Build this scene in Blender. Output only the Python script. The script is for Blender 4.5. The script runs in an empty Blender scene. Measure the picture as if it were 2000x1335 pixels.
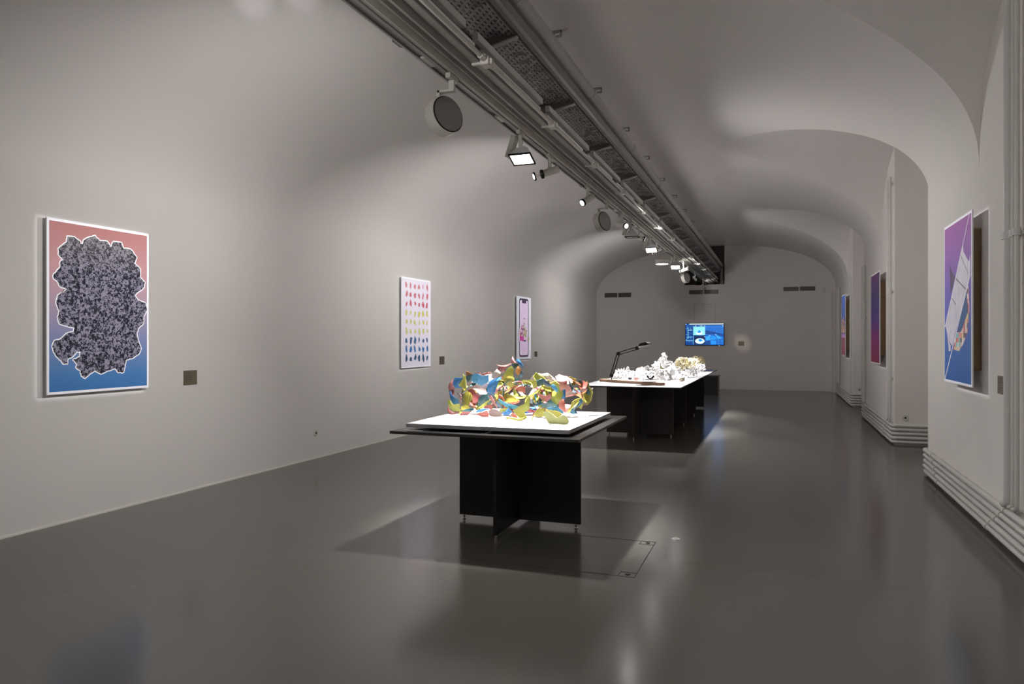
import bpy, bmesh, math, random
from math import sin, cos, pi, atan2, sqrt, radians
from mathutils import Vector, Matrix, Euler

# ------------------------------------------------------------------ camera, world, exposure
SC = bpy.context.scene
COL = SC.collection
YAW = math.atan(520 / 1440)
cam_d = bpy.data.cameras.new('camera'); cam_d.lens = 25.92; cam_d.sensor_width = 36
cam_d.shift_y = -0.00225; cam_d.clip_end = 200
cam = bpy.data.objects.new('camera', cam_d); COL.objects.link(cam)
cam.location = (0, 0, 1.55); cam.rotation_euler = (pi / 2, 0, YAW)
SC.camera = cam
SC.view_settings.view_transform = 'Standard'; SC.view_settings.look = 'None'
SC.view_settings.gamma = 1; SC.view_settings.use_curve_mapping = False
SC.view_settings.exposure = 0.10
world = bpy.data.worlds.new('world'); SC.world = world; world.use_nodes = True
world.node_tree.nodes['Background'].inputs[0].default_value = (0, 0, 0, 1)
SC.cycles.max_bounces = 14; SC.cycles.diffuse_bounces = 10
SC.cycles.sample_clamp_indirect = 4
SC.cycles.use_denoising = True

# room measures (metres): x across, y along the hall, z up
XL, XR, Z0, RISE = -5.68, 1.62, 3.0, 1.5
YN, YF = -2.0, 24.0
XM, HA = (XL + XR) / 2, (XR - XL) / 2
BAYS = [(4.85, 2.45), (11.5, 2.1), (17.8, 2.2)]; LR, LN = 1.43, 2.6
RECESS = [(3.2, 5.9), (9.6, 12.18), (16.3, 18.7)]
XREC = 2.8

# ------------------------------------------------------------------ power of the lamps on the track
P_FLOOD = 46.0; P_CORE = 1850.0; P_WASH = 23.0; P_FRAME = 850.0; P_SPOT = 85.0; P_SIDE = 165.0
NEUTRAL = (1.0, 0.972, 0.948); WARM = (1.0, 0.86, 0.68); COOL = (0.97, 0.97, 1.0)

# ------------------------------------------------------------------ helpers
def mat(name, color, rough=0.6, metal=0.0, emit=0.0, ecol=None, spec=0.5):
    m = bpy.data.materials.new(name); m.use_nodes = True
    b = m.node_tree.nodes['Principled BSDF']
    b.inputs['Base Color'].default_value = (*color, 1)
    b.inputs['Roughness'].default_value = rough
    b.inputs['Metallic'].default_value = metal
    b.inputs['Specular IOR Level'].default_value = spec
    if emit:
        b.inputs['Emission Color'].default_value = (*(ecol or color), 1)
        b.inputs['Emission Strength'].default_value = emit
    return m

def noisy(m, scale, amount, bump=0.0, bscale=None, stretch=None):
    """base colour varied by noise, with an optional bump"""
    nt = m.node_tree; N = nt.nodes; L = nt.links
    b = N['Principled BSDF']
    tc = N.new('ShaderNodeTexCoord'); src = tc.outputs['Object']
    if stretch:
        mp = N.new('ShaderNodeMapping'); mp.inputs['Scale'].default_value = stretch
        L.new(src, mp.inputs['Vector']); src = mp.outputs['Vector']
    n = N.new('ShaderNodeTexNoise'); n.inputs['Scale'].default_value = scale; n.inputs['Detail'].default_value = 5
    L.new(src, n.inputs['Vector'])
    base = b.inputs['Base Color'].default_value[:3]
    mx = N.new('ShaderNodeMix'); mx.data_type = 'RGBA'
    mx.inputs[6].default_value = (*[c * (1 - amount) for c in base], 1)
    mx.inputs[7].default_value = (*[min(1, c * (1 + amount)) for c in base], 1)
    L.new(n.outputs['Fac'], mx.inputs[0]); L.new(mx.outputs[2], b.inputs['Base Color'])
    if bump:
        n2 = N.new('ShaderNodeTexNoise'); n2.inputs['Scale'].default_value = bscale or scale * 6
        n2.inputs['Detail'].default_value = 4
        L.new(src, n2.inputs['Vector'])
        bp = N.new('ShaderNodeBump'); bp.inputs['Strength'].default_value = bump; bp.inputs['Distance'].default_value = 0.02
        L.new(n2.outputs['Fac'], bp.inputs['Height']); L.new(bp.outputs['Normal'], b.inputs['Normal'])
    return m

M = {}
M['plaster'] = noisy(mat('white_plaster', (.76, .73, .712), .85, spec=.25), .9, .03, .12, 2.2)
M['floor'] = noisy(mat('grey_green_resin', (.095, .092, .079), .17, spec=.42), .8, .10)
M['white_metal'] = mat('white_lacquer', (.62, .60, .55), .45)
M['grey_white'] = noisy(mat('old_white_paint', (.60, .585, .56), .5), 12, .05, .08, 30)
M['alu'] = mat('aluminium', (.42, .42, .40), .35, .75)
M['alu_dark'] = mat('dull_aluminium', (.24, .235, .22), .4, .7)
M['channel'] = mat('painted_channel', (.36, .35, .32), .5)
M['black'] = mat('black_plastic', (.010, .010, .010), .75, spec=.15)
M['duct_paint'] = noisy(mat('grey_duct_paint', (.42, .405, .385), .5), 8, .12, .15, 25)
M['slot'] = mat('track_slot', (.01, .01, .01), .8)
M['table_black'] = noisy(mat('black_board', (.016, .015, .015), .42, spec=.4), 3, .15)
M['table_brown'] = noisy(mat('black_brown_board', (.036, .029, .027), .5, spec=.35), 3, .15)
M['table_top_grey'] = mat('satin_dark_top', (.035, .033, .032), .35)
M['table_top_white'] = mat('pale_grey_top', (.27, .265, .285), .5)
M['board_white'] = mat('white_board', (.82, .82, .83), .5)
M['board_edge'] = mat('grey_board_edge', (.30, .30, .30), .5)
M['wood'] = noisy(mat('stretcher_wood', (.30, .20, .11), .6), 4, .3, stretch=(1, 1, .2))
M['plank'] = noisy(mat('brown_plank', (.33, .19, .12), .5), 5, .25, stretch=(1, 12, 12))
M['panel_white'] = mat('white_panel', (.74, .74, .78), .45)
M['brass'] = mat('brushed_plate', (.20, .175, .125), .4, .35)
M['brass_ink'] = mat('plate_lettering', (.09, .08, .06), .5)
M['steel'] = mat('steel', (.5, .5, .5), .25, 1)
M['vent_dark'] = mat('vent_dark', (.022, .022, .02), .7)
M['lens'] = mat('lamp_lens', (.9, .9, .9), .2, emit=10, ecol=(1, .98, .95))
M['lens_dim'] = mat('lamp_lens_dim', (.9, .9, .9), .2, emit=5, ecol=(1, .98, .95))
M['reflector'] = mat('lamp_reflector', (.85, .85, .85), .25, .3)
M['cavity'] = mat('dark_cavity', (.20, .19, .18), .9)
M['model_white'] = mat('white_paper_clay', (.90, .89, .88), .8)
M['model_cream'] = mat('cream_wax', (.86, .78, .48), .6)
M['purple'] = mat('violet_sheet', (.16, .10, .50), .4)
M['paper'] = mat('paper', (.78, .78, .78), .7)

def ob(name, bm, m=None, parent=None, smooth=False, kind=None):
    me = bpy.data.meshes.new(name); bm.normal_update(); bm.to_mesh(me); bm.free()
    if m is not None:
        for q in (m if isinstance(m, (list, tuple)) else [m]): me.materials.append(q)
    if smooth:
        for p in me.polygons: p.use_smooth = True
    o = bpy.data.objects.new(name, me); COL.objects.link(o)
    if parent is not None: o.parent = parent
    if kind: o['kind'] = kind
    return o
def tag(o, label, cat, group=None):
    o['label'] = label; o['category'] = cat
    if group: o['group'] = group
    return o
def thing(name, label, cat, loc=(0, 0, 0), rz=0, group=None):
    o = bpy.data.objects.new(name, None); COL.objects.link(o); o.empty_display_size = .1
    o.location = loc; o.rotation_euler = (0, 0, rz)
    return tag(o, label, cat, group)
def B():
    return bmesh.new()
def box(bm, x0, x1, y0, y1, z0, z1, mi=0, M4=None):
    vs = [Vector((x, y, z)) for z in (z0, z1) for y in (y0, y1) for x in (x0, x1)]
    if M4 is not None: vs = [M4 @ v for v in vs]
    v = [bm.verts.new(p) for p in vs]
    for f in ((0, 2, 3, 1), (4, 5, 7, 6), (0, 1, 5, 4), (1, 3, 7, 5), (3, 2, 6, 7), (2, 0, 4, 6)):
        bm.faces.new([v[i] for i in f]).material_index = mi
    return bm
def bbox(*a, **k): return box(B(), *a, **k)
def bevel(bm, w, seg=1):
    bmesh.ops.bevel(bm, geom=list(bm.edges), offset=w, segments=seg, affect='EDGES', profile=.5); return bm
def tube(bm, pts, r, n=10, mi=0, cap=True, rs=None):
    pts = [Vector(p) for p in pts]; rings = []
    up = Vector((0, 0, 1))
    for i, p in enumerate(pts):
        if i == 0: d = pts[1] - p
        elif i == len(pts) - 1: d = p - pts[i - 1]
        else: d = (pts[i + 1] - p).normalized() + (p - pts[i - 1]).normalized()
        d.normalize()
        a = d.cross(up)
        if a.length < .05: a = d.cross(Vector((0, 1, 0)))
        a.normalize(); b = a.cross(d).normalized()
        if i == 0: pa = a
        else:
            pa = (pa - d * pa.dot(d)).normalized(); a = pa; b = a.cross(d).normalized()
        k = 1.0
        if 0 < i < len(pts) - 1:
            c_ = (pts[i + 1] - p).normalized().dot((p - pts[i - 1]).normalized())
            k = 1 / max(.6, sqrt((1 + c_) / 2))
        rr = (rs[i] if rs else r) * k
        rings.append([bm.verts.new(p + (a * cos(2 * pi * j / n) + b * sin(2 * pi * j / n)) * rr) for j in range(n)])
    for i in range(len(rings) - 1):
        for j in range(n):
            f = bm.faces.new((rings[i][j], rings[i][(j + 1) % n], rings[i + 1][(j + 1) % n], rings[i + 1][j]))
            f.material_index = mi; f.smooth = True
    if cap:
        for f in (bm.faces.new(rings[0][::-1]), bm.faces.new(rings[-1])):
            f.material_index = mi
            for e in f.edges: e.smooth = False
    return bm
def fillet(pts, r, n=4):
    pts = [Vector(p) for p in pts]; out = [pts[0]]
    for i in range(1, len(pts) - 1):
        a, p, b = pts[i - 1], pts[i], pts[i + 1]
        da, db = (a - p), (b - p); q = min(r, da.length * .45, db.length * .45)
        s0, s1 = p + da.normalized() * q, p + db.normalized() * q
        for k in range(n + 1):
            t = k / n; out.append(s0 * (1 - t) ** 2 + p * 2 * t * (1 - t) + s1 * t * t)
    out.append(pts[-1]); return out
def cyl(bm, p0, p1, r0, r1=None, n=20, mi=0):
    return tube(bm, [p0, p1], r0, n, mi, True, [r0, r0 if r1 is None else r1])
def prism(bm, pts, axis, a, b, mi=0):
    """closed outline (2-D) swept along an axis between a and b"""
    def P(u, v, w): return {'x': (w, u, v), 'y': (u, w, v), 'z': (u, v, w)}[axis]
    A = [bm.verts.new(P(u, v, a)) for u, v in pts]; C = [bm.verts.new(P(u, v, b)) for u, v in pts]
    n = len(pts)
    fs = [bm.faces.new(A), bm.faces.new(C[::-1])]
    for i in range(n): fs.append(bm.faces.new((A[i], C[i], C[(i + 1) % n], A[(i + 1) % n])))
    for f in fs: f.material_index = mi
    bmesh.ops.recalc_face_normals(bm, faces=fs)
    return bm

# ------------------------------------------------------------------ the shell
def smooth_range(a, b, step): 
    n = max(2, int(round((b - a) / step))); return [a + (b - a) * i / n for i in range(n + 1)]
def L_of(y):
    best = Z0
    for c, BH in BAYS:
        t = abs(y - c) / BH
        if t < 1: best = max(best, Z0 + LR * (1 - t ** LN) ** (1 / LN))
    return best
marks = {YN, YF, 23.1}
for c, BH in BAYS: marks |= {c - BH, c + BH}
for a, b in RECESS: marks |= {a, b}
ys = set()
mk = sorted(marks)
for a, b in zip(mk, mk[1:]):
    ys |= set(round(v, 5) for v in smooth_range(a, b, .12))
for c, BH in BAYS:                  # finer where the groins rise steeply
    for k in range(0, 97):
        v = c - BH * cos(pi * k / 96); ys.add(round(v, 5))
ys = sorted(ys)
yy = [ys[0]]
for v in ys[1:]:
    if v - yy[-1] > 4e-5 * 30 or any(abs(v - m_) < 1e-6 for m_ in mk):
        yy.append(v)
ys = yy
NL, NR = 2.05, 2.4
def arc(side, t):                    # t 0 springing .. 1 crown
    f = t * pi / 2; n = NL if side < 0 else NR
    return XM + side * HA * cos(f) ** (2 / n) if t < 1 else XM, Z0 + RISE * sin(f) ** (2 / n)
bm = B(); rows = []
for y in ys:
    row = [arc(-1, i / 40) for i in range(41)]
    z = L_of(y)
    t0 = 0 if z <= Z0 else math.asin(min(1, ((z - Z0) / RISE) ** (NR / 2))) / (pi / 2)
    row += [arc(1, 1 - (1 - t0) * i / 44) for i in range(1, 45)]
    rows.append([bm.verts.new((x, y, zz)) for x, zz in row])
for r0, r1 in zip(rows, rows[1:]):
    for i in range(len(r0) - 1): bm.faces.new((r0[i], r1[i], r1[i + 1], r0[i + 1])).smooth = True
GR = [(y, r[-1].co.copy()) for y, r in zip(ys, rows)]
# side vaults: from the groin to the face of the piers and on over the recess
def in_rec(y, e=1e-6):
    return any(a - e <= y <= b + e for a, b in RECESS)
lun = []
for c, BH in BAYS:
    seg = [(y, g) for y, g in GR if c - BH - 1e-6 <= y <= c + BH + 1e-6]
    prev = None
    for y, g in seg:
        r = [bm.verts.new((g.x + (XR - g.x) * i / 8, y, g.z)) for i in range(9)]
        r += [bm.verts.new((XR + (XREC - XR) * i / 3, y, g.z)) for i in range(1, 4)]
        if prev:
            py, pr = prev
            top = 12 if (in_rec(y) and in_rec(py)) else 9
            for i in range(top - 1): bm.faces.new((pr[i], r[i], r[i + 1], pr[i + 1])).smooth = True
        prev = (y, r)
# blind caps over the far alcove
ceil = ob('ceiling', bm, M['plaster'], kind='structure')

bm = B()
for (a, b) in [(YN, YF)]:
    n = 26
    v = [[bm.verts.new((XL, a + (b - a) * i / n, z)) for z in (0, 1, 2, 3)] for i in range(n + 1)]
    for i in range(n):
        for j in range(3): bm.faces.new((v[i][j], v[i + 1][j], v[i + 1][j + 1], v[i][j + 1]))
ob('wall_left', bm, M['plaster'], kind='structure')

bm = B()                              # right wall: piers, splays, recesses in one shell
def quad(*p):
    bm.faces.new([bm.verts.new(q) for q in p])
def toph(y): return max(Z0, L_of(y))
for y0, y1 in zip(ys, ys[1:]):
    mid = (y0 + y1) / 2
    if mid > 23.1: continue
    if any(a < mid < b for a, b in RECESS):
        quad((XREC, y0, 0), (XREC, y1, 0), (XREC, y1, toph(y1)), (XREC, y0, toph(y0)))
    else:
        quad((XR, y0, 0), (XR, y1, 0), (XR, y1, toph(y1)), (XR, y0, toph(y0)))
for a, b in RECESS:
    for y in (a, b):
        quad((XR, y, 0), (XREC, y, 0), (XREC, y, toph(y)), (XR, y, toph(y)))
quad((XR, 23.1, 0), (2.3, 23.1, 0), (2.3, 23.1, Z0), (XR, 23.1, Z0))
quad((2.3, 23.1, 0), (2.3, YF, 0), (2.3, YF, Z0), (2.3, 23.1, Z0))
quad((XR, 23.1, Z0), (2.3, 23.1, Z0), (2.3, YF, Z0), (XR, YF, Z0))
ob('wall_right', bm, M['plaster'], kind='structure')

def Btop(x):
    t = abs(x - XM) / HA; n = NR if x > XM else NL
    return Z0 + RISE * max(0, 1 - t ** n) ** (1 / n)
HX0, HX1, HZ = -2.81, -1.585, 3.29
bm = B()
xs = sorted(set([XL + (XR - XL) * (1 - cos(pi * i / 60)) / 2 for i in range(61)] + [HX0, HX1]))
for x0, x1 in zip(xs, xs[1:]):
    a, b = (HZ, HZ) if HX0 - 1e-6 <= x0 and x1 <= HX1 + 1e-6 else (Btop(x0) + .004, Btop(x1) + .004)
    quad((x0, YF, 0), (x1, YF, 0), (x1, YF, b), (x0, YF, a))
quad((XR, YF, 0), (2.3, YF, 0), (2.3, YF, Z0), (XR, YF, Z0))
box(bm, 1.50, 1.62, 23.62, 23.995, 0, 3.0)       # small upstand in the far corner
ob('wall_far', bm, M['plaster'], kind='structure')
bm = B()
for x0, x1 in zip(xs, xs[1:]):
    quad((x1, YN, 0), (x0, YN, 0), (x0, YN, Btop(x0)), (x1, YN, Btop(x1)))
ob('wall_near', bm, M['plaster'], kind='structure')

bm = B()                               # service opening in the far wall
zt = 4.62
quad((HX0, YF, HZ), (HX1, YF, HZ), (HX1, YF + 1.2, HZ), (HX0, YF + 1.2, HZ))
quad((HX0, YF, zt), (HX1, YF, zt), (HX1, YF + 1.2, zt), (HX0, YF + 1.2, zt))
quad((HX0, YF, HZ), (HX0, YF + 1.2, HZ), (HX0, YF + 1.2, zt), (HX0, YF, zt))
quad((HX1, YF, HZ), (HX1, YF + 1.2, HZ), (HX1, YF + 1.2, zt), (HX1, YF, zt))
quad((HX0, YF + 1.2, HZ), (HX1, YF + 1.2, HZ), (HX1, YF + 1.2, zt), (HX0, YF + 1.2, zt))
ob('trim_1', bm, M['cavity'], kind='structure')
ob('baseboard_left', bbox(XL, XL + .008, YN, YF, 0, .014), mat('pale_joint', (.78, .76, .70), .5), kind='structure')
floor = ob('floor', bbox(XL, XREC + .02, YN, YF, -.1, 0), M['floor'], kind='structure')
SHARDS = [
(5.95,'pink',[(-2.752,1.128),(-2.739,1.162),(-2.689,1.212),(-2.681,1.205),(-2.7,1.177),(-2.702,1.143),(-2.697,1.115),(-2.746,1.095)],-0.6),
(5.9,'blue',[(-2.661,1.218),(-2.582,1.219),(-2.597,1.195),(-2.628,1.148),(-2.597,1.139),(-2.608,1.13),(-2.661,1.128),(-2.679,1.156),(-2.677,1.189)],-0.3),
(5.86,'yel',[(-2.562,1.258),(-2.552,1.235),(-2.537,1.24),(-2.539,1.212),(-2.534,1.171),(-2.524,1.134),(-2.532,1.111),(-2.554,1.124),(-2.58,1.142),(-2.61,1.151),(-2.59,1.184),(-2.565,1.217)],0.3),
(6.0,'orange',[(-2.597,1.276),(-2.536,1.248),(-2.574,1.233),(-2.6,1.223)],-0.2),
(5.98,'teal',[(-2.591,1.224),(-2.555,1.242),(-2.527,1.247),(-2.55,1.197),(-2.576,1.177),(-2.589,1.201)],-0.2),
(5.88,'sky',[(-2.482,1.254),(-2.432,1.257),(-2.392,1.237),(-2.338,1.247),(-2.338,1.192),(-2.372,1.173),(-2.412,1.154),(-2.452,1.171),(-2.508,1.191)],-0.4),
(5.94,'pale',[(-2.564,1.166),(-2.528,1.185),(-2.467,1.163),(-2.372,1.184),(-2.357,1.151),(-2.367,1.105),(-2.417,1.075),(-2.467,1.083),(-2.492,1.12),(-2.559,1.123)],-0.4),
(6.05,'pink',[(-2.513,1.249),(-2.49,1.268),(-2.477,1.237),(-2.461,1.252),(-2.4,1.267),(-2.375,1.258),(-2.431,1.243),(-2.451,1.231),(-2.482,1.237)],-0.3),
(5.96,'maroon',[(-2.748,1.094),(-2.694,1.114),(-2.691,1.081),(-2.704,1.052),(-2.727,1.061)],0.2),
(5.86,'blue',[(-2.702,1.097),(-2.689,1.102),(-2.677,1.074),(-2.62,1.029),(-2.613,0.997),(-2.666,0.986),(-2.692,1.032)],-0.7),
(5.78,'lime',[(-2.686,1.034),(-2.655,1.03),(-2.63,0.994),(-2.575,1.002),(-2.565,0.986),(-2.57,0.94),(-2.645,0.931),(-2.668,0.969)],-0.5),
(5.84,'rose',[(-2.698,0.97),(-2.683,0.936),(-2.647,0.918),(-2.601,0.929),(-2.591,0.916),(-2.647,0.888),(-2.688,0.894),(-2.714,0.939)],-0.4),
(5.9,'olive',[(-2.608,1.123),(-2.557,1.107),(-2.516,1.09),(-2.496,1.058),(-2.498,1.034),(-2.526,0.996),(-2.531,0.968),(-2.582,0.985),(-2.623,0.979),(-2.597,1.031),(-2.587,1.083)],-0.6),
(5.82,'olive',[(-2.567,0.974),(-2.537,0.991),(-2.502,0.976),(-2.442,0.955),(-2.497,0.944),(-2.557,0.946)],0.4),
(5.78,'yel',[(-2.565,0.959),(-2.52,0.951),(-2.52,0.924),(-2.565,0.915)],0.3),
(5.76,'rose',[(-2.546,0.925),(-2.511,0.946),(-2.447,0.955),(-2.447,0.942),(-2.486,0.908),(-2.556,0.895)],-0.3),
(5.98,'maroon',[(-2.581,1.106),(-2.525,1.122),(-2.484,1.071),(-2.458,1.057),(-2.476,1.019),(-2.471,0.987),(-2.504,1.0),(-2.532,1.022),(-2.53,1.056),(-2.555,1.088)],0.5),
(5.9,'teal',[(-2.42,1.06),(-2.395,1.074),(-2.356,1.082),(-2.331,1.043),(-2.321,1.016),(-2.356,0.992),(-2.395,1.0),(-2.446,0.966),(-2.451,0.984),(-2.441,1.031)],-0.5),
(5.8,'yel',[(-2.291,1.047),(-2.281,1.039),(-2.33,1.001),(-2.379,0.972),(-2.404,0.962),(-2.379,0.986),(-2.33,1.024)],0.2),
(5.76,'coral',[(-2.343,0.981),(-2.305,1.0),(-2.251,1.011),(-2.244,0.984),(-2.275,0.965),(-2.314,0.969)],-0.4),
(5.7,'sky',[(-2.387,0.936),(-2.363,0.963),(-2.314,0.976),(-2.257,0.978),(-2.3,0.963),(-2.343,0.948)],-0.3),
(5.72,'coral',[(-2.376,0.934),(-2.327,0.945),(-2.284,0.96),(-2.274,0.929),(-2.284,0.906),(-2.337,0.899),(-2.39,0.925)],-0.4),
(5.74,'pale',[(-2.282,0.958),(-2.248,0.972),(-2.21,0.969),(-2.162,0.944),(-2.172,0.912),(-2.229,0.897),(-2.282,0.917)],-0.3),
(5.93,'pale',[(-2.503,1.125),(-2.473,1.107),(-2.433,1.076),(-2.368,1.08),(-2.353,1.106),(-2.433,1.132)],0.4),
(5.99,'pale',[(-2.437,1.236),(-2.356,1.256),(-2.326,1.243),(-2.331,1.21),(-2.376,1.176),(-2.381,1.237)],0.3),
(5.85,'blue',[(-2.229,1.235),(-2.218,1.214),(-2.263,1.192),(-2.279,1.161),(-2.291,1.118),(-2.285,1.066),(-2.313,1.071),(-2.341,1.107),(-2.336,1.159),(-2.307,1.202)],-0.8),
(5.88,'teal',[(-2.362,1.12),(-2.35,1.147),(-2.348,1.094),(-2.331,1.063),(-2.342,1.073)],-0.3),
(5.98,'pale',[(-2.347,1.248),(-2.296,1.297),(-2.273,1.276),(-2.233,1.282),(-2.25,1.255),(-2.313,1.216),(-2.347,1.205)],-0.4),
(5.92,'maroon',[(-2.27,1.304),(-2.244,1.323),(-2.183,1.319),(-2.205,1.305),(-2.211,1.279),(-2.25,1.278),(-2.267,1.289)],-0.3),
(5.9,'pink',[(-2.273,1.337),(-2.231,1.329),(-2.186,1.332),(-2.142,1.349),(-2.136,1.342),(-2.186,1.319),(-2.237,1.322)],0.3),
(5.86,'pink',[(-2.128,1.355),(-2.114,1.407),(-2.092,1.376),(-2.078,1.351),(-2.116,1.35)],-0.5),
(5.92,'teal',[(-2.138,1.346),(-2.105,1.348),(-2.082,1.346),(-2.082,1.328),(-2.113,1.307),(-2.121,1.285),(-2.138,1.317)],-0.3),
(5.96,'blue',[(-2.122,1.376),(-2.091,1.382),(-2.069,1.358),(-2.052,1.327),(-2.06,1.301),(-2.074,1.327),(-2.097,1.347)],-0.6),
(5.9,'orange',[(-2.078,1.329),(-2.045,1.293),(-2.075,1.245),(-2.1,1.281)],-0.2),
(5.93,'slate',[(-2.053,1.289),(-2.039,1.276),(-2.047,1.223),(-2.086,1.246)],0.2),
(5.82,'lime',[(-2.157,1.284),(-2.135,1.315),(-2.105,1.331),(-2.088,1.3),(-2.094,1.264),(-2.102,1.233),(-2.135,1.243),(-2.184,1.221),(-2.179,1.252)],-0.5),
(5.76,'olive',[(-2.173,1.214),(-2.151,1.23),(-2.107,1.246),(-2.069,1.236),(-2.059,1.211),(-2.064,1.17),(-2.091,1.149),(-2.124,1.164),(-2.146,1.199)],-0.7),
(5.94,'teal',[(-2.123,1.222),(-2.065,1.223),(-2.089,1.196),(-2.115,1.169)],0.3),
(5.96,'yel',[(-2.328,1.153),(-2.294,1.18),(-2.254,1.187),(-2.226,1.166),(-2.209,1.134),(-2.237,1.129),(-2.334,1.105)],0.4),
(5.84,'pale',[(-2.209,1.131),(-2.17,1.143),(-2.153,1.128),(-2.175,1.114),(-2.203,1.116)],0),
(5.92,'olive',[(-2.318,1.103),(-2.29,1.114),(-2.25,1.11),(-2.183,1.116),(-2.171,1.09),(-2.25,1.062),(-2.29,1.061)],0.3),
(5.7,'blkbr',[(-2.096,1.112),(-2.059,1.144),(-2.037,1.154),(-2.059,1.113),(-2.08,1.098)],0.2),
(5.72,'orange',[(-2.104,1.131),(-2.044,1.173),(-1.991,1.179),(-2.034,1.153),(-2.077,1.127),(-2.131,1.105)],0.5),
(5.9,'olive',[(-2.243,1.059),(-2.164,1.092),(-2.109,1.067),(-2.053,1.038),(-2.098,1.015),(-2.175,1.013),(-2.237,1.038)],0.4),
(5.74,'coral',[(-2.116,1.028),(-2.041,1.035),(-1.998,1.051),(-2.008,1.031),(-2.062,1.014)],0.2),
(5.66,'teal2',[(-2.167,1.068),(-2.135,1.049),(-2.071,1.025),(-2.012,1.012),(-1.98,0.998),(-2.023,0.982),(-2.076,0.99),(-2.13,1.019),(-2.162,1.043)],-0.5),
(5.7,'slate',[(-2.199,1.044),(-2.172,1.029),(-2.129,0.985),(-2.161,0.984),(-2.199,1.013)],-0.3),
(5.74,'pink',[(-2.286,1.079),(-2.259,1.085),(-2.231,1.045),(-2.209,0.999),(-2.204,0.979),(-2.237,1.014),(-2.264,1.049)],-0.2),
(5.6,'lime',[(-1.907,1.089),(-1.876,1.095),(-1.879,1.046),(-1.881,0.992),(-1.918,0.966),(-1.907,0.917),(-1.949,0.901),(-1.991,0.949),(-2.022,0.977),(-1.97,1.009),(-1.918,1.035),(-1.897,1.05)],-0.6),
(5.68,'yel',[(-2.153,0.981),(-2.089,0.983),(-2.083,0.963),(-2.143,0.951),(-2.164,0.965)],-0.2),
(5.64,'blue',[(-2.128,0.955),(-2.079,0.967),(-2.069,0.992),(-2.037,0.968),(-2.063,0.937),(-2.112,0.931)],-0.4),
(5.56,'coral',[(-2.018,0.947),(-2.003,0.967),(-1.977,0.953),(-1.956,0.922),(-2.008,0.932)],-0.3),
(5.54,'yel',[(-2.053,0.937),(-2.011,0.929),(-1.949,0.922),(-1.897,0.933),(-1.918,0.903),(-1.97,0.906),(-2.022,0.919),(-2.053,0.91)],-0.3),
(5.62,'brown',[(-1.998,0.899),(-1.924,0.914),(-1.914,0.895),(-1.966,0.891)],0.1),
(5.8,'lime',[(-2.084,1.127),(-2.067,1.147),(-2.051,1.107),(-2.029,1.082),(-1.986,1.083),(-1.943,1.094),(-1.986,1.062),(-2.04,1.053),(-2.073,1.076)],0.6),
(5.86,'coral',[(-2.075,1.144),(-2.039,1.16),(-1.996,1.15),(-2.001,1.104),(-2.039,1.113),(-2.072,1.123)],-0.3),
(5.8,'pale',[(-2.04,1.117),(-2.008,1.118),(-1.986,1.098),(-1.965,1.083),(-2.008,1.082)],0.2),
(5.84,'lime',[(-2.065,1.176),(-2.011,1.213),(-1.946,1.214),(-1.892,1.21),(-1.892,1.159),(-1.924,1.143),(-1.929,1.179),(-1.989,1.178),(-2.027,1.177)],-0.5),
(5.72,'yel',[(-1.927,1.09),(-1.853,1.127),(-1.801,1.178),(-1.806,1.158),(-1.853,1.112),(-1.906,1.086)],0.3),
(6.1,'white',[(-2.052,1.201),(-2.016,1.241),(-1.956,1.259),(-1.925,1.255),(-1.875,1.264),(-1.848,1.243),(-1.83,1.218),(-1.803,1.197),(-1.799,1.171),(-1.852,1.161),(-1.925,1.212),(-1.993,1.198)],-0.8),
(5.86,'teal',[(-1.897,1.203),(-1.845,1.229),(-1.823,1.217),(-1.84,1.184),(-1.858,1.175),(-1.875,1.162),(-1.901,1.153)],-0.4),
(5.8,'slate',[(-1.83,1.212),(-1.8,1.217),(-1.774,1.201),(-1.749,1.177),(-1.753,1.164),(-1.796,1.167),(-1.826,1.187)],-0.5),
(5.84,'olive',[(-1.799,1.219),(-1.773,1.211),(-1.769,1.203),(-1.791,1.198)],0),
(5.9,'pale',[(-1.936,1.146),(-1.866,1.168),(-1.862,1.16),(-1.897,1.13),(-1.976,1.078),(-1.958,1.112)],0.3),
(5.88,'yel',[(-1.943,1.147),(-1.939,1.164),(-1.921,1.189),(-1.903,1.19),(-1.908,1.152),(-1.864,1.17),(-1.899,1.148)],0.2),
(5.76,'olive',[(-1.817,1.173),(-1.783,1.17),(-1.749,1.159),(-1.736,1.126),(-1.766,1.128),(-1.792,1.141)],0.4),
(5.92,'olive',[(-1.903,1.112),(-1.859,1.138),(-1.815,1.114),(-1.789,1.09),(-1.798,1.06),(-1.837,1.038),(-1.899,1.078)],0.5),
(5.82,'rose',[(-1.884,1.107),(-1.845,1.095),(-1.802,1.088),(-1.772,1.105),(-1.759,1.089),(-1.761,1.064),(-1.81,1.036),(-1.845,1.054)],-0.4),
(5.94,'orange',[(-1.985,1.058),(-1.963,1.084),(-1.918,1.093),(-1.883,1.044),(-1.848,1.024),(-1.918,1.038)],0.3),
(6.0,'white',[(-2.005,1.044),(-1.938,1.038),(-1.866,1.014),(-1.884,1.005),(-1.947,1.003),(-2.014,1.005)],-0.3),
(5.7,'lime',[(-1.718,1.131),(-1.697,1.139),(-1.672,1.128),(-1.677,1.1),(-1.677,1.06),(-1.672,1.024),(-1.697,1.031),(-1.723,1.05)],-0.6),
(5.66,'sky',[(-1.719,1.181),(-1.694,1.194),(-1.669,1.179),(-1.654,1.151),(-1.661,1.127),(-1.686,1.146),(-1.706,1.166)],-0.6),
(5.68,'lime',[(-1.671,1.177),(-1.654,1.182),(-1.642,1.142),(-1.637,1.102),(-1.65,1.062),(-1.667,1.03),(-1.671,1.077),(-1.658,1.118),(-1.662,1.153)],-0.6),
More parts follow.
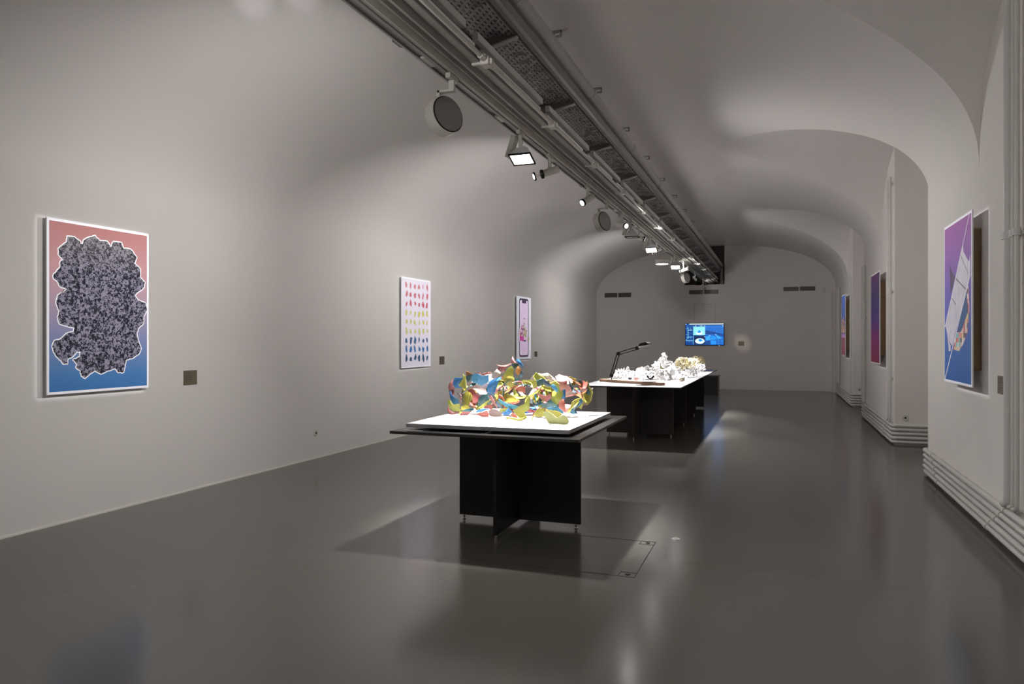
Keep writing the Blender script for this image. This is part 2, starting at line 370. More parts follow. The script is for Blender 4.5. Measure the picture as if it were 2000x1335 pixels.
(5.78,'yel',[(-1.671,1.127),(-1.649,1.139),(-1.649,1.103),(-1.666,1.058),(-1.679,1.053)],-0.2),
(5.8,'blue',[(-1.655,1.142),(-1.634,1.145),(-1.643,1.11),(-1.638,1.061),(-1.664,1.073)],-0.4),
(5.98,'pinklt',[(-1.759,1.187),(-1.711,1.192),(-1.672,1.172),(-1.633,1.156),(-1.616,1.136),(-1.641,1.114),(-1.68,1.101),(-1.728,1.125),(-1.755,1.158)],-0.6),
(5.92,'pale',[(-1.664,1.105),(-1.629,1.118),(-1.591,1.119),(-1.531,1.113),(-1.565,1.103),(-1.629,1.085),(-1.672,1.068)],-0.3),
(5.9,'lime',[(-1.602,1.149),(-1.564,1.154),(-1.547,1.142),(-1.577,1.133)],0.2),
(5.89,'sky',[(-1.587,1.134),(-1.566,1.142),(-1.545,1.135),(-1.524,1.123),(-1.566,1.116)],0.2),
(5.92,'pinklt',[(-1.548,1.133),(-1.523,1.15),(-1.477,1.147),(-1.485,1.134),(-1.506,1.121),(-1.531,1.121)],-0.4),
(5.95,'orange',[(-1.59,1.09),(-1.565,1.101),(-1.535,1.11),(-1.488,1.136),(-1.48,1.147),(-1.497,1.115),(-1.535,1.094),(-1.531,1.065),(-1.565,1.081)],0.3),
(5.9,'coral',[(-1.667,1.069),(-1.624,1.087),(-1.56,1.105),(-1.577,1.092),(-1.624,1.079)],0.2),
(5.96,'rose',[(-1.542,1.101),(-1.525,1.085),(-1.529,1.06),(-1.537,1.077)],0.2),
(5.92,'navyt',[(-1.54,1.059),(-1.527,1.063),(-1.519,1.047),(-1.527,1.022),(-1.557,0.996),(-1.595,0.983),(-1.625,0.982),(-1.595,1.008),(-1.565,1.029)],-0.5),
(5.98,'yel',[(-1.538,1.021),(-1.53,1.005),(-1.547,0.969),(-1.564,0.983),(-1.551,0.996)],-0.2),
(5.96,'navyt',[(-1.645,0.961),(-1.619,0.979),(-1.602,0.975),(-1.593,0.95),(-1.572,0.934),(-1.619,0.931),(-1.64,0.94)],-0.4),
(5.66,'coral',[(-1.652,1.044),(-1.623,1.064),(-1.607,1.077),(-1.595,1.041),(-1.593,0.962),(-1.628,0.993),(-1.648,1.016)],-0.6),
(5.74,'pale',[(-1.667,1.053),(-1.642,1.07),(-1.634,1.068),(-1.646,1.055),(-1.672,1.037)],0),
(5.68,'teal',[(-1.805,1.033),(-1.75,1.043),(-1.725,1.076),(-1.7,1.045),(-1.667,1.022),(-1.708,1.012),(-1.758,1.003),(-1.805,0.997)],-0.4),
(5.64,'olive',[(-1.847,0.931),(-1.843,0.955),(-1.813,0.992),(-1.763,1.006),(-1.767,0.974),(-1.763,0.934)],-0.5),
(5.6,'olive',[(-1.859,0.899),(-1.846,0.943),(-1.813,0.992),(-1.767,1.029),(-1.775,1.013),(-1.809,0.984),(-1.838,0.935),(-1.85,0.907)],-0.3),
(5.46,'bluelt',[(-1.694,1.016),(-1.682,1.024),(-1.63,1.03),(-1.606,1.042),(-1.582,1.023),(-1.554,0.998),(-1.556,0.982),(-1.586,0.996),(-1.626,1.011),(-1.666,1.011)],-0.5),
(5.55,'olive',[(-1.735,0.991),(-1.685,0.999),(-1.628,0.991),(-1.584,0.969),(-1.628,0.936),(-1.669,0.97),(-1.71,0.988)],-0.2),
(5.42,'limelt',[(-1.7,0.993),(-1.662,1.001),(-1.63,0.983),(-1.59,0.952),(-1.539,0.979),(-1.511,0.965),(-1.507,0.938),(-1.496,0.925),(-1.511,0.904),(-1.59,0.895),(-1.662,0.892),(-1.678,0.932),(-1.7,0.977)],-0.12),
]
CLUSTER_OUTLINE = [(4.569,2.42),(4.638,2.422),(4.696,2.39),(4.704,2.352),(4.726,2.407),(4.786,2.442),(4.84,2.462),(4.887,2.421),(4.966,2.424),(4.998,2.38),(5.03,2.432),(5.113,2.435),(5.138,2.382),(5.214,2.384),(5.284,2.32),(5.257,2.261),(5.328,2.21),(5.322,2.137),(5.381,2.091),(5.363,2.039),(5.292,1.992),(5.266,1.962),(5.301,1.92),(5.39,1.896),(5.404,1.838),(5.363,1.764),(5.363,1.706),(5.31,1.662),(5.284,1.612),(5.301,1.547),(5.336,1.468),(5.31,1.418),(5.231,1.377),(5.163,1.364),(5.15,1.294),(5.138,1.253),(5.08,1.255),(5.047,1.291),(4.966,1.274),(4.902,1.249),(4.832,1.279),(4.786,1.254),(4.741,1.219),(4.704,1.238),(4.696,1.284),(4.652,1.312),(4.66,1.345),(4.623,1.378),(4.66,1.39),(4.692,1.409),(4.696,1.449),(4.66,1.449),(4.616,1.404),(4.573,1.386),(4.57,1.347),(4.531,1.349),(4.509,1.381),(4.475,1.408),(4.447,1.446),(4.433,1.491),(4.454,1.541),(4.516,1.56),(4.559,1.599),(4.631,1.619),(4.638,1.652),(4.573,1.664),(4.502,1.682),(4.482,1.739),(4.496,1.79),(4.468,1.853),(4.482,1.917),(4.552,1.96),(4.566,1.976),(4.502,1.995),(4.482,2.032),(4.447,2.055),(4.447,2.093),(4.502,2.149),(4.509,2.201),(4.531,2.215),(4.489,2.262),(4.489,2.307),(4.523,2.337),(4.566,2.374)]
BLADE_PRINT = {'grey':[(7.499,2.31),(7.403,2.386),(7.382,2.316),(7.189,2.21),(7.14,2.271),(7.14,2.122),(7.264,1.987),(7.693,1.614),(7.827,1.49),(7.991,1.549),(8.117,1.686),(7.693,2.118)],'dark':[(7.929,2.237),(7.705,2.119),(7.899,1.975)],'navy':[(7.264,1.981),(7.249,1.768),(7.472,1.624),(7.676,1.62)],'patch':[(7.264,2.005),(7.204,2.013),(7.164,1.801),(7.238,1.61),(7.392,1.512),(7.553,1.448),(7.78,1.458),(7.682,1.614),(7.472,1.621),(7.249,1.768)],'jag':[(8.085,1.686),(7.991,1.549),(7.887,1.496),(7.899,1.443),(7.972,1.442),(8.022,1.563)],'lineA':[(7.159,2.638),(7.145,2.635),(8.123,1.67),(8.149,1.673)],'lineB':[(7.14,2.11),(7.13,2.097),(8.123,1.172),(8.149,1.175)],'crack':[(7.499,2.31),(7.214,2.116),(7.223,2.112),(7.51,2.302)],'crack2':[(7.705,2.119),(7.289,1.988),(7.299,1.979),(7.71,2.109)],'crack3':[(7.899,1.962),(7.665,1.871),(7.676,1.864),(7.899,1.951)]}

# ------------------------------------------------------------------ light helpers: lamp beams and added fill
def aim(o, p, target):
    o.location = p
    d = Vector(target) - Vector(p)
    o.rotation_euler = d.to_track_quat('-Z', 'Y').to_euler()
def area(name, p, target, size, power, color=NEUTRAL, spread=150, shape='RECTANGLE', sy=None):
    l = bpy.data.lights.new(name, 'AREA'); l.shape = shape; l.size = size
    if shape == 'RECTANGLE': l.size_y = sy or size
    l.energy = power; l.color = color; l.spread = radians(spread)
    o = bpy.data.objects.new(name, l); COL.objects.link(o); aim(o, p, target); return o
def spot(name, p, target, ang, power, color=NEUTRAL, blend=.4, r=.02):
    l = bpy.data.lights.new(name, 'SPOT'); l.spot_size = radians(ang); l.spot_blend = blend
    l.energy = power; l.color = color; l.shadow_soft_size = r
    o = bpy.data.objects.new(name, l); COL.objects.link(o); aim(o, p, target); return o
def framing(name, p, corners, power, color=COOL, soft=.004):
    """profile projector: four shutter blades cut the beam to a quad"""
    c = sum((Vector(q) for q in corners), Vector()) / 4
    o = spot(name, p, c, 50, power, color, .1, .012)
    R = o.rotation_euler.to_matrix().transposed()
    q2 = []
    for q in corners:
        v = R @ (Vector(q) - Vector(p)); q2.append((v.x / -v.z, v.y / -v.z))
    l = o.data; l.use_nodes = True; nt = l.node_tree; N, K = nt.nodes, nt.links
    em = N.get('Emission') or N.new('ShaderNodeEmission')
    tc = N.new('ShaderNodeTexCoord'); sp = N.new('ShaderNodeSeparateXYZ'); K.new(tc.outputs['Normal'], sp.inputs[0])
    def mth(op, a, b=None):
        m_ = N.new('ShaderNodeMath'); m_.operation = op
        for i, s in enumerate((a, b)):
            if s is None: continue
            if isinstance(s, (int, float)): m_.inputs[i].default_value = s
            else: K.new(s, m_.inputs[i])
        return m_.outputs[0]
    az = mth('ABSOLUTE', sp.outputs[2])
    sg = SGN
    X = mth('DIVIDE', mth('MULTIPLY', sp.outputs[0], sg), az); Y = mth('DIVIDE', mth('MULTIPLY', sp.outputs[1], sg), az)
    cx = sum(a for a, b in q2) / 4; cy = sum(b for a, b in q2) / 4
    acc = None
    for i in range(4):
        (x0, y0), (x1, y1) = q2[i], q2[(i + 1) % 4]
        nx, ny = -(y1 - y0), (x1 - x0); ln = sqrt(nx * nx + ny * ny); nx /= ln; ny /= ln
        d = -(nx * x0 + ny * y0)
        if nx * cx + ny * cy + d < 0: nx, ny, d = -nx, -ny, -d
        e = mth('ADD', mth('ADD', mth('MULTIPLY', X, nx), mth('MULTIPLY', Y, ny)), d)
        mr = N.new('ShaderNodeMapRange'); mr.inputs[1].default_value = -soft; mr.inputs[2].default_value = soft
        K.new(e, mr.inputs[0])
        acc = mr.outputs[0] if acc is None else mth('MULTIPLY', acc, mr.outputs[0])
    K.new(acc, em.inputs['Strength'])
    return o
SGN = 1.0

# ------------------------------------------------------------------ lamps hanging from the track
TX, TZ = -2.07, 3.33          # underside of the track
def adapter(t):
    bm = B(); box(bm, -.018, .018, -.07, .07, .0, .035); ob('track_adapter', bevel(bm, .004), M['white_metal'], t)
def wash_lamp(y, lit, label, target):
    """round drum washer: faces the left wall, its closed back to the hall"""
    t = thing('wall_washer', label, 'lamp', (TX, y, TZ - .035), 0, 'lamps on the track')
    adapter(t)
    bm = B()
    box(bm, -.02, .02, -.012, .012, -.06, 0); box(bm, -.10, .02, -.02, .02, -.075, -.06)
    box(bm, -.11, -.085, -.02, .02, -.15, -.06)
    ob('bracket', bm, M['white_metal'], t)
    d = (Vector(target) - Vector((TX - .06, y, TZ - .25))).normalized()
    c = Vector((-.06, 0, -.235))
    bm = B(); cyl(bm, c - d * .045, c + d * .04, .130, .130, 40); h = ob('drum_housing', bm, M['white_metal'], t)
    bm = B(); cyl(bm, c - d * .048, c - d * .044, .124, .124, 40); ob('rear_gasket', bm, M['black'], t)
    bm = B(); cyl(bm, c - d * .054, c - d * .046, .117, .117, 40); ob('rear_lid', bm, M['alu_dark'], t)
    bm = B(); cyl(bm, c + d * .038, c + d * .043, .118, .118, 36); ob('lens', bm, M['lens_dim'], t)
    if lit:
        p = Vector((TX, y, TZ - .035)) + c + d * .06
        area('washer_light', p, p + d, .20, P_WASH * lit, NEUTRAL, 108, 'DISK')
    return t
def flood_lamp(y, label, tilt=(0, 0), power=1.0, dx=0.0, core=0.0):
    """square flood: sloping driver box, flared head, glowing window underneath"""
    t = thing('floodlight', label, 'lamp', (TX + dx, y, TZ - .035), 0, 'lamps on the track')
    adapter(t)
    R = Euler((radians(tilt[0]), radians(tilt[1]), 0)).to_matrix().to_4x4()
    T = Matrix.Translation((.02, 0, -.15)) @ R
    bm = B(); box(bm, -.015, .015, -.015, .015, -.10, 0); box(bm, -.015, .04, -.012, .012, -.115, -.095)
    ob('stem', bm, M['white_metal'], t)
    bm = B(); S = Matrix.Translation((-.075, -.01, -.095)) @ Euler((0, radians(18), 0)).to_matrix().to_4x4()
    box(bm, -.022, .022, -.045, .045, -.10, .09, M4=S); ob('driver_box', bevel(bm, .004), M['white_metal'], t)
    def ring(z, hx, hy): return [T @ Vector(q) for q in ((-hx, -hy, z), (hx, -hy, z), (hx, hy, z), (-hx, hy, z))]
    bm = B(); a = [bm.verts.new(q) for q in ring(.03, .045, .035)]; b = [bm.verts.new(q) for q in ring(-.05, .095, .075)]
    c = [bm.verts.new(q) for q in ring(-.065, .098, .078)]
    bm.faces.new(a)
    for u, v in ((a, b), (b, c)):
        for i in range(4): bm.faces.new((u[i], u[(i + 1) % 4], v[(i + 1) % 4], v[i]))
    ob('head', bm, M['reflector'], t)
    bm = B()
    for q in ((-.100, -.088, -.080, .080), (.088, .100, -.080, .080), (-.1, .1, -.080, -.068), (-.1, .1, .068, .080)):
        box(bm, q[0], q[1], q[2], q[3], -.073, -.060, M4=T)
    ob('bezel', bm, M['black'], t)
    bm = B(); box(bm, -.088, .088, -.068, .068, -.066, -.062, M4=T); ob('lens', bm, M['lens'] if power else M['reflector'], t)
    if power:
        p = Vector((TX + dx, y, TZ - .035)) + (T @ Vector((0, 0, -.078)))
        q = Vector((TX + dx, y, TZ - .035)) + (T @ Vector((0, 0, -1)))
        area('flood_light', p, q, .17, P_FLOOD * power, NEUTRAL, 150 if tilt[0] > -25 else 82, 'RECTANGLE', .13)
        if core: spot('flood_core_light', p, p + Vector((0, .0, -1)), 50 if tilt[0] > -25 else 60, P_CORE * core, NEUTRAL, .9, .05)
    return t
def track_spot(y, target, label, shutters=False, lit=True, dz=-.13, dx=0.0):
    t = thing('track_spotlight', label, 'lamp', (TX + dx, y, TZ - .035), 0, 'lamps on the track')
    adapter(t)
    c = Vector((-.0, 0, dz))
    d = (Vector(target) - (Vector((TX + dx, y, TZ - .035)) + c)).normalized()
    bm = B(); box(bm, -.014, .014, -.014, .014, dz + .01, 0); ob('stem', bm, M['white_metal'], t)
    bm = B(); cyl(bm, c - d * .09, c + d * .07, .036, .036, 20); ob('barrel', bm, M['white_metal'], t)
    bm = B(); tube(bm, [c + d * .068, c + d * .088], .044, 20); ob('shutter_ring', bm, M['black'], t)
    if shutters:
        bm = B(); tube(bm, [c + d * .150, c + d * .162], .042, 20); 
        ob('front_ring', bm, M['black'], t)
        u = d.cross(Vector((0, 0, 1))).normalized(); bm = B()
        for s_ in (-1, 1): cyl(bm, c + d * .07 + u * .040 * s_, c + d * .16 + u * .040 * s_, .003, n=6)
        ob('guide_rod', bm, M['white_metal'], t)
        bm = B(); cyl(bm, c + d * .158, c + d * .166, .026, n=18); ob('lens', bm, M['lens_dim'], t)
    else:
        bm = B(); cyl(bm, c + d * .084, c + d * .091, .032, n=18); ob('lens', bm, M['lens'] if lit else M['lens_dim'], t)
    return Vector((TX + dx, y, TZ - .035)) + c + d * (.175 if shutters else .10)

WL = -5.68
wash_lamp(4.54, 1.0, 'large round drum lamp nearest the viewer on the ceiling track', (WL, 6.3, 2.5))
flood_lamp(5.95, 'square glowing floodlight nearest the viewer, above the table with the coloured sculpture', (-22, 0), core=1.0)
pf1 = track_spot(6.80, (WL, 4.9, 1.8), 'small spotlight with two black shutter rings, first after the nearest floodlight', True)
pf2 = track_spot(8.30, (-4.2, 5.9, 1.2), 'small lit spotlight pointing down left, beside the second drum lamp')
wash_lamp(9.30, .95, 'round drum lamp second from the viewer, beside the small lit spotlights', (WL, 11.0, 2.5))
pf3 = track_spot(10.30, (1.3, 8.0, 1.9), 'small spotlight aimed to the right, just behind the second drum lamp', lit=True)
flood_lamp(10.95, 'square floodlight hanging unlit between two small spotlights', (0, 0), 0.0)
pf4 = track_spot(11.65, (1.3, 13.0, 1.9), 'white barrel spotlight behind the unlit square floodlight')
flood_lamp(12.75, 'square glowing floodlight above the near end of the long table', (-28, 0), 1.0, core=1.5)
pf8 = track_spot(13.45, (WL, 13.2, 1.6), 'small added spotlight aimed left between the two far glowing floodlights', lit=False)  # added to the track to fill the dim stretch of left wall
wash_lamp(14.5, .25, 'round drum lamp seen edge on, between the two far glowing floodlights', (-2.14, 14.5, 1.0))
flood_lamp(15.92, 'square glowing floodlight above the far end of the long table', (-28, 0), .9, core=1.2)
pf5 = track_spot(16.55, (1.3, 20.0, 1.9), 'small spotlight close behind the farthest glowing floodlight')
pf6 = track_spot(17.45, (WL, 16.4, 1.8), 'small white spotlight before the farthest drum lamp', lit=False)
wash_lamp(18.34, .9, 'round drum lamp farthest from the viewer on the ceiling track', (WL, 20.1, 2.5))
pf7 = track_spot(20.0, (-1.08, 24, 1.43), 'tiny lit spotlight at the far end of the track by the wall opening')
track_spot(22.2, (-1.5, 24, 2.4), 'last tiny spotlight on the track, below the dark opening', lit=True, dz=-.2)
# unseen lamps added along the track above the viewer, for their light alone
wash_lamp(.6, .30, 'unseen round drum lamp added to the track above the viewer, beyond the frame', (WL, 1.9, 1.9))
pf0 = track_spot(2.3, (1.6, 4.4, 2.0), 'unseen small spotlight added to the track above the viewer, beyond the frame', lit=True)
flood_lamp(1.9, 'unseen square floodlight added to the track above the viewer, beyond the frame', (0, 0), .22)

def frame_on(p, x, y0, y1, z0, z1, power, m_=.014):
    framing('framing_projector_light', p, [(x, y0 - m_, z0 - m_), (x, y1 + m_, z0 - m_), (x, y1 + m_, z1 + m_), (x, y0 - m_, z1 + m_)], power)
ZA, ZB = 1.095, 2.555
frame_on(pf2, -5.64, 4.385, 5.425, ZA, ZB, P_FRAME * .8)
frame_on(pf8, -5.64, 10.43, 11.475, ZA, ZB, P_FRAME * .6)
frame_on(Vector((-2.12, 18.9, 3.15)), -5.64, 15.915, 16.96, ZA, ZB, P_FRAME * .6)
frame_on(pf3, 1.52, 7.09, 8.18, 1.15, 2.635, P_FRAME * .5)
frame_on(pf5, 1.52, 13.06, 14.2, 1.155, 2.655, P_FRAME * .35)
frame_on(Vector((-2.0, 22.6, 3.15)), 1.52, 19.45, 20.5, 1.155, 2.655, P_FRAME * .5)
spot('opening_fill_light', (-1.95, 22.3, 3.1), (-2.1, 25.2, 4.0), 24, 130, NEUTRAL, 1.0, .04)  # fill added to brighten the inside of the wall opening
spot('caption_spot_light', pf7, (-1.06, 24, 1.45), 8.5, P_SPOT, WARM, 1.0, .01)
def side_spill(p, target, k, ang=144):      # wide soft spotlight beam; those to the left are added fill
    spot('side_spot_and_fill_light', p, target, ang, P_SIDE * k, NEUTRAL, 1.0, .05)
side_spill(pf8, (WL, 13.0, 1.9), .45, 120)  # added fill on the left wall between the drum lamp pools
side_spill(pf6, (WL, 16.6, 1.9), .45, 110)  # added fill on the left wall, placed at this spotlight
for tg in ((-3.95, 4.85, 4.30), (-3.62, 5.0, 4.36)):
    spot('stray_beam_light', (TX, 2.6, 3.2), tg, 7, 130, (.95, .92, 1), 1.0, .02)
side_spill(pf0, (1.6, 5.6, 2.2), 1.1)
side_spill(pf3, (1.6, 9.8, 2.2), 1.3)
side_spill(pf4, (1.6, 13.8, 2.2), .5)
side_spill(pf5, (0.6, 21.0, 2.2), 1.0)

# ------------------------------------------------------------------ track, tray and pipes under the vault
Y0, Y1 = YN + .02, YF + .9
t = thing('lighting_track', 'long grey double lighting track running down the hall under the vault', 'track', (-1.97, Y0, 3.33))
def along(name, x0, x1, z0, z1, m, parent, y0=Y0, y1=Y1):
    return ob(name, bbox(x0 + 1.97, x1 + 1.97, y0 - Y0, y1 - Y0, z0 - 3.33, z1 - 3.33), m, parent)
bm = B()
prism(bm, [(-.19, .10), (-.19, .045), (-.165, .045), (-.165, .03), (-.185, .03), (-.185, .0), (-.17, .0), (-.17, .02), (-.12, .06), (-.12, .10)], 'y', 0, Y1 - Y0)
ob('edge_profile', bm, M['alu'], t)
along('track_body', -2.10, -2.075, 3.33, 3.40, M['channel'], t)
along('track_body', -2.062, -2.035, 3.33, 3.40, M['channel'], t)
along('conductor_slot', -2.075, -2.062, 3.36, 3.40, M['slot'], t)
along('edge_fin', -2.035, -2.028, 3.322, 3.40, M['white_metal'], t)
along('middle_channel', -2.028, -1.925, 3.375, 3.385, M['channel'], t)
along('middle_rib', -1.985, -1.978, 3.345, 3.375, M['channel'], t)
along('edge_fin', -1.925, -1.915, 3.335, 3.40, M['channel'], t)
along('wide_channel', -1.915, -1.815, 3.385, 3.395, M['channel'], t)
along('edge_fin', -1.822, -1.812, 3.345, 3.41, M['alu_dark'], t)
for k in range(9):                                     # coupling plates on the outer edge
    y = 3.9 + 2.2 * k
    ob('coupling_plate', bbox(-.20, -.185, y - Y0, y - Y0 + .10, -.0, .05), M['alu_dark'], t)
for k, y in enumerate([4.2, 5.5, 6.95, 8.5, 10.0, 11.5, 13.0, 15.0, 17.0]):
    ob('joint_plate', bbox(-.165, -.11, y - Y0, y - Y0 + .16, .002, .014), M['white_metal'], t)

tc = thing('cable_conduit', 'thin white conduit tube with square clamps along the right of the track', 'pipe', (-1.785, Y0, 3.36))
bm = B(); cyl(bm, (0, 0, 0), (0, Y1 - Y0, 0), .014, n=10); ob('tube', bm, M['white_metal'], tc)
for y in [-.05 + 1.5 * k for k in range(16)]:
    if y < Y0: continue
    bm = B(); box(bm, -.03, .03, -.045, .045, -.035, .02); box(bm, -.10, -.03, -.015, .015, -.02, -.005); box(bm, .03, .045, -.02, .02, -.028, .01)
    o = ob('clamp', bevel(bm, .004), M['white_metal'], tc); o.location = (0, y - Y0, 0)
    for s_ in (-.11, .05): bm = B(); cyl(bm, (0, y - Y0 + s_, 0), (0, y - Y0 + s_ + .06, 0), .02, n=10); ob('sleeve', bm, M['white_metal'], tc)

tl = thing('batten_row', 'row of pale metal battens between the conduit and the cable tray', 'batten', (-1.80, Y0, 3.46))
for k in range(17):
    y = -1.9 + 1.55 * k
    ob('batten', bevel(bbox(-.02, .02, y - Y0, y - Y0 + 1.36, -.02, .03), .003), M['grey_white'], tl)

# perforated sheet
m = mat('perforated_steel', (.5, .5, .51), .30, .4); nt = m.node_tree; N, K = nt.nodes, nt.links
b_ = N['Principled BSDF']; tcn = N.new('ShaderNodeTexCoord')
mp = N.new('ShaderNodeMapping'); mp.inputs['Scale'].default_value = (30, 14, 1); K.new(tcn.outputs['Object'], mp.inputs[0])
sx = N.new('ShaderNodeSeparateXYZ'); K.new(mp.outputs[0], sx.inputs[0])
def MT(op, a, b=None, c=None):
    q = N.new('ShaderNodeMath'); q.operation = op
    for i, s in enumerate((a, b, c)):
        if s is None: continue
        if isinstance(s, (int, float)): q.inputs[i].default_value = s
        else: K.new(s, q.inputs[i])
    return q.outputs[0]
col_i = MT('FLOOR', sx.outputs[0]); fx = MT('FRACT', sx.outputs[0])
fy = MT('FRACT', MT('ADD', sx.outputs[1], MT('MULTIPLY', col_i, .5)))
hx = MT('LESS_THAN', MT('ABSOLUTE', MT('SUBTRACT', fx, .5)), .16); hy = MT('LESS_THAN', MT('ABSOLUTE', MT('SUBTRACT', fy, .5)), .28)
hole = MT('MULTIPLY', hx, hy)
nz = N.new('ShaderNodeTexNoise'); nz.inputs['Scale'].default_value = 9; nz.inputs['Detail'].default_value = 6; K.new(tcn.outputs['Object'], nz.inputs['Vector'])
rp = N.new('ShaderNodeMapRange'); rp.inputs[1].default_value = .45; rp.inputs[2].default_value = .62; rp.inputs[3].default_value = .20; rp.inputs[4].default_value = .55
K.new(nz.outputs['Fac'], rp.inputs[0]); K.new(rp.outputs[0], b_.inputs['Roughness'])
mx = N.new('ShaderNodeMix'); mx.data_type = 'RGBA'; mx.inputs[6].default_value = (.5, .5, .51, 1); mx.inputs[7].default_value = (.008, .008, .008, 1)
K.new(hole, mx.inputs[0]); K.new(mx.outputs[2], b_.inputs['Base Color'])
K.new(MT('MULTIPLY', MT('SUBTRACT', 1, hole), .4), b_.inputs['Metallic'])
M['perf'] = m

tt = thing('cable_tray', 'wide perforated steel cable tray hung under the crown of the vault', 'cable tray', (-1.88, Y0, 3.62))
LT = Y1 - Y0
for k in range(17):
    a = k * LT / 17
    bm = B(); box(bm, -.17, .17, a + .004, a + LT / 17 - .004, .075, .079); ob('tray_sheet', bm, M['perf'], tt)
bm = B(); box(bm, -.174, -.170, 0, LT, .06, .14); ob('side_flange', bm, M['alu_dark'], tt)
bm = B(); prism(bm, [(.17, .06), (.176, .06), (.176, .09), (.20, .10), (.20, .17), (.194, .17), (.194, .105), (.17, .095)], 'y', 0, LT); ob('side_flange', bm, M['alu_dark'], tt)
bm = B(); box(bm, .150, .156, 0, LT, .055, .075); ob('edge_bead', bm, M['alu_dark'], tt)
for k in range(18):                                   # tapered cross brackets
    y = -1.33 + 1.55 * k
    if y < Y0 + .1 or y > Y1 - .1: continue
    bm = B(); prism(bm, [(-.16, .074), (.165, .074), (.165, .05), (-.16, -.03)], 'y', y - Y0, y - Y0 + .006)
    br = ob('cross_bracket', bm, M['alu_dark'], tt)
    bm = B(); prism(bm, [(-.16, -.042), (.165, .038), (.165, .0495), (-.16, -.0305)], 'y', y - Y0 - .03, y - Y0 + .012)
    ob('bottom_flange', bm, M['white_metal'], br)

td = thing('duct_pipe', 'thick grey pipe running beside the cable tray under the vault', 'pipe', (-1.69, Y0, 3.89))
bm = B(); tube(bm, fillet([(0, 0, 0), (0, YF + .35 - Y0, 0), (0.0, YF + .35 - Y0, -.58)], .12, 6), .058, 18); ob('pipe_run', bm, M['duct_paint'], td)
for k in range(12):
    y = .4 + 2.1 * k
    bm = B(); cyl(bm, (0, y, 0), (0, y + .05, 0), .063, n=18); ob('coupling', bm, M['duct_paint'], td)

ORD = 'first second third fourth fifth sixth seventh eighth ninth tenth eleventh twelfth thirteenth fourteenth fifteenth sixteenth'.split()
for k in range(15):                                   # hangers bolted to the crown
    y = -.02 + 1.7 * k
    if y < Y0 + .2: continue
    q = thing('ceiling_hanger', 'small metal hanger bracket on the crown of the vault, %s counted from the viewer' % ORD[k], 'bracket', (-1.99, y, 4.497), 0, 'hanger brackets along the crown')
    bm = B(); box(bm, -.16, .045, -.018, .018, -.012, 0); box(bm, .033, .045, -.018, .018, -.05, 0); box(bm, -.01, .045, -.018, .018, -.055, -.045)
    ob('plate', bm, M['channel'], q)
    bm = B(); cyl(bm, (-.03, 0, -.01), (-.03, 0, -.78), .004, n=6); ob('rod', bm, M['alu_dark'], q)

# pieces inside the opening
q = thing('black_speaker', 'flat black oval hanging in the dark opening at the far end', 'speaker', (-2.22, 23.2, 3.23))
bm = B(); cyl(bm, (0, 0, 0), (0, 0, .06), .19, .16, 28); ob('housing', bm, M['black'], q)
bm = B(); cyl(bm, (0, 0, .06), (0, 0, .14), .012, n=8); ob('stem', bm, M['black'], q)
q = thing('security_camera', 'small pale camera fixed at the right of the dark opening', 'camera', (-1.62, 23.3, 3.42))
bm = B(); cyl(bm, (0, 0, 0), (.02, -.10, -.02), .03, n=14); ob('housing', bm, M['white_metal'], q)
bm = B(); cyl(bm, (.02, -.10, -.02), (.021, -.105, -.021), .022, n=14); ob('lens', bm, M['black'], q)
bm = B(); cyl(bm, (0, 0, .02), (0, 0, .3), .008, n=8); ob('stem', bm, M['white_metal'], q)

# ------------------------------------------------------------------ heating pipes on the piers
def ord_(k): return ['topmost', 'second', 'middle', 'fourth', 'lowest'][k]
PIERS = [('nearest pier on the right', -1.9, 3.2, 5.9, 9.6), ('middle pier on the right', None, 9.6, 12.18, 16.3), ('farthest pier on the right', None, 16.3, 18.7, 23.1)]
for i, (pn, _, r0, a, b) in enumerate(PIERS):
    for k in range(5):
        z = .285 - .060 * k; r = .021 + (.003 if k in (0, 3) else 0); e = .034 + .002 * (k % 2)
        q = thing('heating_pipe', '%s of five white heating pipes at the foot of the %s' % (ord_(k), pn), 'pipe', (XR - e, a, z), 0, 'heating pipes low on the %s' % pn)
        xa = XR - e
        pts = [(XREC - .05, a - e, z), (xa, a - e, z), (xa, b + (e if b < 23 else -.04), z)]
        if b < 23: pts.append((XREC - .6, b + e, z))
        pts = [(x - xa, y - a, 0) for x, y, _z in pts]
        bm = B(); tube(bm, fillet(pts, .07, 5), r, 12); ob('pipe_run', bm, M['grey_white'], q)
        for y in ((a + .45 + .13 * k), (b - .5 - .07 * k)):
            bm = B(); tube(bm, [(0, y - a, 0), (0, y - a + .07, 0)], r + .007, 12); ob('coupling', bm, M['grey_white'], q)
        bm = B()
        for y in (a + .7, (a + b) / 2, b - .8): box(bm, 0, e, y - a - .012, y - a + .012, -.012, .012)
        ob('pipe_clip', bm, M['grey_white'], q)
def riser(x, y, z0, z1, r, label, clamps=(1.62, 2.25), foot=True, off=(0, 0)):
    q = thing('riser_pipe', label, 'pipe', (x, y, z0), 0, 'white riser pipes on the piers')
    pts = [(0, 0, 0), (0, 0, z1 - z0)]
    if foot: pts = [(0, .10, -.02)] + pts
    bm = B(); tube(bm, fillet(pts, .06, 4), r, 12); ob('pipe_run', bm, M['grey_white'], q)
    for z in clamps:
        if z > z1: continue
        bm = B(); tube(bm, [(0, 0, z - z0), (0, 0, z - z0 + .05)], r + .012, 10); box(bm, -.012, XR - x, -.012, .012, z - z0 + .01, z - z0 + .035)
        ob('pipe_clamp', bm, M['grey_white'], q)
RZ = [(6.26, .030, 'thick'), (6.14, .015, 'thin'), (6.05, .015, 'rightmost thin')]
for y, r, w in RZ: riser(XR - .05, y, .36, 4.08, r, '%s white riser pipe at the right edge on the nearest pier' % w, (2.28,))
